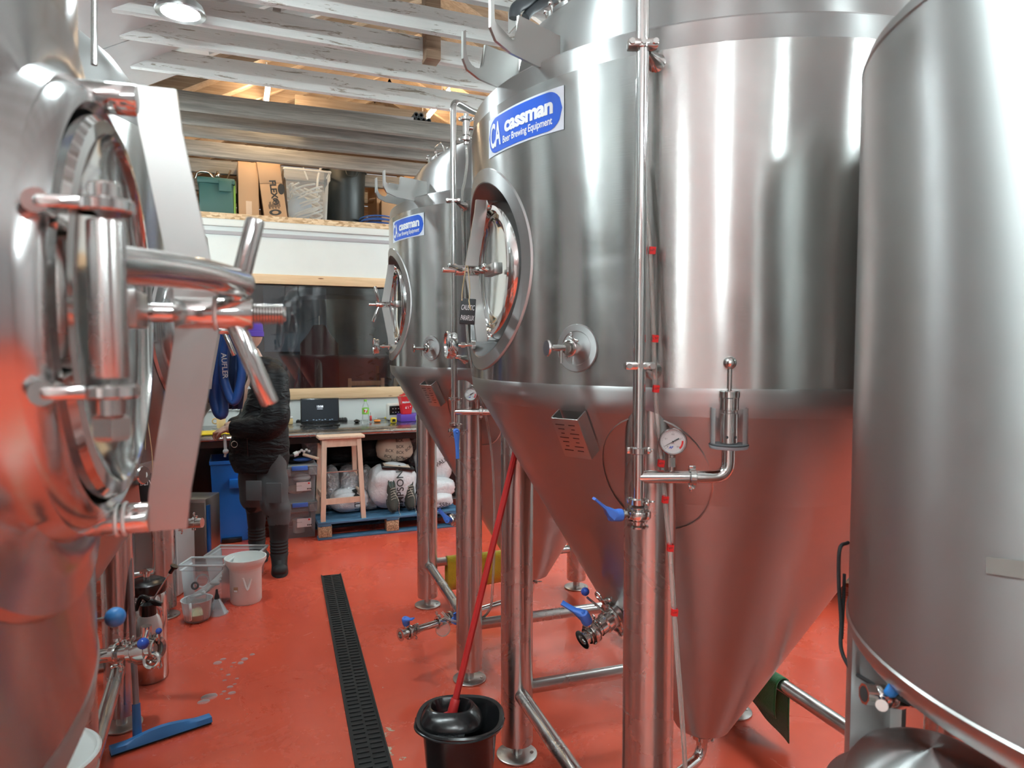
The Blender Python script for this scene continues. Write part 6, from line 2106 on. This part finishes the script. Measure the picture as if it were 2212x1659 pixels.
# tall white bucket with funnel rim
q = G(532, 1298)
t = thing('white_pail', 'tall white pail with flared rim and small label on the red floor', 'pail', W(*q), -YAW)
zt_ = P(530, 1202, q[1]).z
MB().lathe([(0, 0), (.082, 0), (.088, .012), (.090, zt_ - .075), (.094, zt_ - .06), (.110, zt_ - .035), (.118, zt_ - .02), (.118, zt_), (.113, zt_), (.110, zt_ - .025), (.086, zt_ - .08), (.082, .02), (0, .02)], 48).build('pail_body', 'white_plastic', t)
MB().tube(spline([(.02, -.093, zt_ - .10), (.045, -.092, zt_ - .17), (.06, -.075, zt_ - .11)], 6), .006, 8).build('drip_lip', 'white_plastic', t)
MB().box((-.025, -.0885, zt_ - .17), (.026, .002, .030), bev=.0005).build('paper_label', 'card', t)
MB().box((-.025, -.090, zt_ - .178), (.020, .001, .010)).build('label_print', 'white_print', t)
# clear crate with tubes
q = G(436, 1312)
t = thing('clear_crate', 'clear plastic crate of tubes and fittings behind the measuring jug', 'crate', W(*q), -YAW)
w, d, h = .245, .15, P(436, 1222, q[1]).z
rs = []
for z_, k in ((0, .86), (h * .86, .96), (h * .88, 1.03), (h, 1.03)):
    rs.append([V3((sx * w / 2 * k, .08 + sy * d / 2 * k, z_)) for sx, sy in ((-1, -1), (1, -1), (1, 1), (-1, 1))])
MB().rings(rs, True, True, False).build('crate_body', 'clear_box', t, smooth=False)
b = MB()
for sy in (-1, 1): b.cyl((-w * .52, .08 + sy * d * .52, h), (w * .52, .08 + sy * d * .52, h), .006, seg=8)
for sx in (-1, 1): b.cyl((sx * w * .52, .08 - d * .52, h), (sx * w * .52, .08 + d * .52, h), .006, seg=8)
b.build('rim', 'milky_plastic', t)
t = thing('crate_tubes', 'white tubes, a spoon and a clear ball lying in the clear crate', 'tubing', W(*q), -YAW)
b = MB()
for k in range(4): b.tube(spline([(-.09, .05 + .02 * k, .04), (0, .05 + .02 * k, .07 + .01 * k), (.09, .05 + .02 * k, .15 + .012 * k)], 4), .007, 8)
b.build('tube', 'white_plastic', t)
MB().sphere((.06, .04, .13), .022, (1.4, .5, .7)).build('spoon_bowl', 'milky_plastic', t)
MB().sphere((-.03, .08, .13), .04).build('clear_ball', 'glass_clear', t); MB().torus(.018, .006, T(-.06, .05, .11) @ RX(1.3)).build('ring', 'black_rubber', t)
# second crate, open, behind
q2 = G(436, 1290)
t = thing('clear_crate', 'taller open clear crate just behind the crate of tubes', 'crate', W(q2[0] + .07, q2[1] + .36), -YAW)
h = P(436, 1190, q2[1] + .36).z
rs = []
for z_, k in ((0, .86), (h * .9, .97), (h * .91, 1.03), (h, 1.03)):
    rs.append([V3((sx * .155 * k, sy * .12 * k, z_)) for sx, sy in ((-1, -1), (1, -1), (1, 1), (-1, 1))])
MB().rings(rs, True, True, False).build('crate_body', 'clear_box', t, smooth=False)
b = MB()
for sy in (-1, 1): b.cyl((-.16, sy * .124, h), (.16, sy * .124, h), .007, seg=8)
for sx in (-1, 1): b.cyl((sx * .16, -.124, h), (sx * .16, .124, h), .007, seg=8)
b.build('rim', 'milky_plastic', t)
MB().sphere((0, 0, h * .35), .08, (1.2, 1, .6)).build('contents', 'black_rubber', t)
# tall translucent tub on the left
tq = P(337, 1140, 4.08)
t = thing('translucent_tub', 'tall translucent white tub standing on end left of the crates', 'tub', W(tq.x, tq.y + .1), -YAW)
h = tq.z
MB().box((0, 0, h / 2), (.27, .24, h), bev=.02).build('tub_body', 'milky_plastic', t)
for k in (-1, 1): MB().box((k * .125, -.118, h / 2), (.016, .02, h * .96), bev=.004).build('rib', 'milky_plastic', t)
# measuring jug
q = G(413, 1350)
t = thing('measuring_jug', 'clear measuring jug with a little yellow liquid on the floor', 'jug', W(q[0], q[1] + .07), -YAW)
h = P(413, 1293, q[1] + .07).z
pr = [(0, .003), (.060, .003), (.066, .012), (.078, h - .004), (.083, h), (.080, h), (.075, h - .006), (.063, .014), (0, .008)]
MB().lathe(pr, 40).build('jug_body', 'clear_box', t)
MB().lathe([(0, .014), (.062, .014), (.066, .045), (0, .045)], 40).build('liquid', 'pale_liquid', t)
MB().tube(spline([(0, -.078, h), (.012, -.100, h - .02), (.010, -.098, h - .07), (0, -.076, h - .09)], 6), .007, 8).build('handle', 'milky_plastic', t)
MB().tube(spline([(0, .078, h), (0, .094, h + .004)], 3), .01, 8).build('spout', 'milky_plastic', t)
# upturned funnel
q = G(461, 1333)
t = thing('funnel', 'clear funnel upside down beside the jug with a black tip', 'funnel', W(q[0], q[1] + .05), -YAW)
MB().lathe([(.058, 0), (.060, .003), (.055, .006), (.016, .085), (.012, .090), (.009, .09), (.013, .082), (.052, .004)], 36).build('funnel_cone', 'clear_box', t)
MB().lathe([(.014, .085), (.013, .10), (.008, .115), (.006, .14), (0, .142)], 20).build('tip', 'black_rubber', t)
# pressure sprayer
q = P(322, 1375, 2.75)
zb_ = 0
t = thing('pressure_sprayer', 'white pressure sprayer with black pump head and long thin plunger', 'sprayer', W(q.x, q.y, max(q.z - .02, 0)), -YAW)
zz = max(q.z - .02, 0)
top_ = P(322, 1325, 2.75).z - zz
MB().lathe([(0, 0), (.045, 0), (.050, .01), (.050, top_ * .55), (.040, top_ * .85), (.026, top_)], 28, T(0, 0, 0)).build('tank', 'white_plastic', t)
MB().lathe([(0, top_ - .01), (.030, top_ - .01), (.030, top_ + .04), (.020, top_ + .05), (0, top_ + .05)], 20).build('collar', 'black_plastic', t)
def q5(px, py, v=2.75):
    p = P(px, py, v); return V3((p.x - q.x, p.y - q.y, p.z - zz))
b = MB().tube([q5(325, 1300), q5(350, 1306)], [.014, .008], 10).tube(spline([q5(322, 1296), q5(305, 1290), q5(293, 1318)], 5), .010, 10)
b.build('trigger_head', 'black_plastic', t)
MB().cyl(q5(328, 1300), q5(373, 1228), .003, seg=8).build('plunger_rod', 'leg_steel', t)
MB().bcyl(q5(367, 1238), q5(375, 1226), .008, .002).lathe([(0, -.003), (.015, -.003), (.016, 0), (.015, .004), (0, .004)], 20, frame(q5(376, 1224), (.5, 0, .85))).build('plunger_knob', 'black_plastic', t)
# steel filter housing with black lid
q = P(318, 1290, 3.05)
t = thing('filter_housing', 'small steel canister with black lid and steel knob behind the sprayer', 'canister', W(q.x, q.y), -YAW)
zl = P(318, 1262, 3.05).z
MB().lathe([(0, 0), (.075, 0), (.08, .01), (.08, zl - .05), (.07, zl - .03), (0, zl - .03)], 32).build('canister', 'fitting_steel', t)
MB().lathe([(.0, zl - .035), (.078, zl - .035), (.082, zl - .015), (.080, zl + .01), (.060, zl + .022), (0, zl + .025)], 32).build('lid', 'black_plastic', t)
MB().lathe([(.014, zl + .02), (.014, zl + .05), (.028, zl + .055), (.028, zl + .065), (0, zl + .07)], 24).build('lid_knob', 'polished_steel', t)
MB().tube(spline([(-.09, -.07, zl - .06), (.04, -.09, zl - .055), (.085, -.07, zl - .075), (.09, -.06, zl - .12)], 6), .010, 10).build('pipe', 'polished_steel', t)
# steel cabinet with blue edge
a, c = P(376, 1078, 4.55), P(447, 1200, 4.55)
t = thing('steel_cabinet', 'low stainless steel cabinet with blue side edge between tank leg and blue bin', 'cabinet', W((a.x + c.x) / 2, 4.66), -YAW)
w = c.x - a.x; h = a.z
MB().box((0, 0, h / 2), (w, .22, h), bev=.004).build('carcass', 'plate_steel', t)
MB().box((w / 2 + .008, -.09, h / 2 - .02), (.016, .035, h * .9), bev=.003).build('side_edge', 'blue_bin', t)
MB().box((0, -.113, h / 2), (w * .94, .008, h * .9), bev=.002).build('door', 'satin_steel', t)

# ------------------------------------------------------------------ right side
# kegs on an old pallet
q = GW(1798, 1316)
t = thing('old_pallet', 'old brown wooden pallet behind the middle fermenter on the right', 'pallet', (q.x + .52, q.y + .35, 0), math.radians(-24))
for i in range(5): MB().box((0, -.36 + .18 * i, .122), (1.1, .12, .018), bev=.002).build('deck_board', 'old_pallet_wood', t)
for i in range(3):
    MB().box((-.50 + .50 * i, 0, .010), (.10, .84, .018), bev=.002).build('bottom_board', 'old_pallet_wood', t)
    for j in range(3): MB().box((-.50 + .50 * i, -.37 + .37 * j, .066), (.10, .10, .094), bev=.004).build('block', 'old_pallet_wood', t)
def keg(name, label, loc, r=.20, h=.53, rz=0.0):
    t = thing(name, label, 'keg', loc, rz, 'steel kegs')
    MB().lathe([(0, .03), (r * .8, .02), (r * .9, .04), (r * .97, .08), (r, .12), (r * 1.03, .15), (r * 1.03, .17), (r, .20), (r, .33), (r * 1.03, .36), (r * 1.03, .38), (r, .41), (r * .97, .45), (r * .85, .49), (r * .5, .505), (0, .51)], 48).build('keg_body', 'leg_steel', t)
    MB().lathe([(r * .92, .44), (r * .98, .45), (r * .98, h - .01), (r * .95, h), (r * .91, h - .01), (r * .90, .45)], 48).build('top_rim', 'leg_steel', t)
    MB().lathe([(r * .88, .06), (r * .95, .06), (r * .96, .005), (r * .92, 0), (r * .88, .005)], 48).build('base_rim', 'leg_steel', t)
    MB().cyl((0, 0, .50), (0, 0, .525), .025, seg=20).build('valve_neck', 'polished_steel', t)
    return t
ca, sa = math.cos(math.radians(-24)), math.sin(math.radians(-24))
for (dx, dy, dz, lb) in ((-.28, -.15, .131, 'steel keg at the near left corner of the old pallet'), (.18, -.15, .131, 'steel keg beside the first one on the old pallet'), (-.28, -.15, .665, 'steel keg stacked on top at the near corner of the old pallet')):
    keg('steel_keg', lb, (q.x + .52 + dx * ca - dy * sa, q.y + .35 + dx * sa + dy * ca, dz))
# domed steel cylinder under the right-hand vessel
c_ = (.556, .88)
t = thing('domed_cylinder', 'rounded steel top of a small vessel under the right-hand tank', 'tank', W(*c_), -YAW)
ztd = P(2040, 1597, .90).z
MB().lathe([(0, 0), (.104, 0), (.108, .01), (.108, ztd - .08), (.106, ztd - .065), (.100, ztd - .042), (.087, ztd - .022), (.068, ztd - .010), (.05, ztd - .003), (0, ztd)], 96).build('vessel_body', 'satin_steel', t)
MB().lathe([(.1085, ztd - .085), (.128, ztd - .084), (.128, ztd - .075), (.1085, ztd - .074)], 96).build('weld_band', 'plate_steel', t)
# black cable
base = P(1830, 1300, 1.12)
t = thing('black_cable', 'thin black cable running down and across the right-hand vessel', 'cable', W(base.x, base.y, base.z), -YAW)
def bc(px, py, v): 
    p = P(px, py, v); return V3((p.x - base.x, p.y - base.y, p.z - base.z))
MB().tube(spline([bc(1832, 1172, 1.20), bc(1814, 1186, 1.18), bc(1812, 1260, 1.17), bc(1817, 1340, 1.16), bc(1817, 1400, 1.14), bc(1838, 1445, 1.07), bc(1880, 1475, .985), bc(1925, 1500, .93), bc(1990, 1530, .88), bc(2060, 1562, .84), bc(2140, 1605, .80), bc(2230, 1655, .76)], 8), .0032, 10).build('cable', 'black_rubber', t)
MB().tube(spline([bc(1824, 1240, 1.17), bc(1822, 1300, 1.17), bc(1818, 1380, 1.155)], 8), .0028, 10).build('cable', 'black_rubber', t)
# tape patch on the vessel
def arc_pt(px, py):
    p = P(px, py, 1.0); rx = p.x; ry = p.y
    d = V3((rx, ry, 0)).normalized(); cc = V3((T3C[0], T3C[1], 0)); b_ = d.dot(cc); disc = b_ * b_ - (cc.length_squared - (R3 + .0012) ** 2)
    s = b_ - math.sqrt(max(disc, 0)); v_ = d.y * s
    p = P(px, py, v_); return V3((p.x - T3C[0], p.y - T3C[1], p.z))
b = MB()
N = 10
tp_ = [arc_pt(2130 + 10 * i, 1202 + 1.2 * i) for i in range(N)]; bt_ = [arc_pt(2130 + 10 * i, 1238 + 1.6 * i) for i in range(N)]
for i in range(N - 1): b.face([bt_[i], bt_[i + 1], tp_[i + 1], tp_[i]])
b.build('tape_patch', 'tape_film', t3)

# water spilt on the floor
b = MB()
for (px, py, r_) in [(470, 1432, .022), (478, 1446, .008), (500, 1440, .007), (505, 1432, .009), (493, 1458, .012), (485, 1470, .008), (507, 1478, .006), (497, 1484, .013), (484, 1494, .010), (501, 1497, .016), (478, 1500, .006), (492, 1510, .009), (452, 1505, .03), (440, 1516, .022), (520, 1432, .018), (528, 1424, .02), (545, 1414, .014), (482, 1424, .012), (462, 1500, .012), (512, 1466, .008)]:
    q = GW(px, py)
    s_ = random.uniform(.7, 1.4)
    b.sphere((q.x, q.y, .0), r_, (s_, 1, .0022 / r_), 14)
tag(b.build('water_drops', 'water'), 'scattered drops of water on the red floor left of the drain', 'water', kind='stuff')
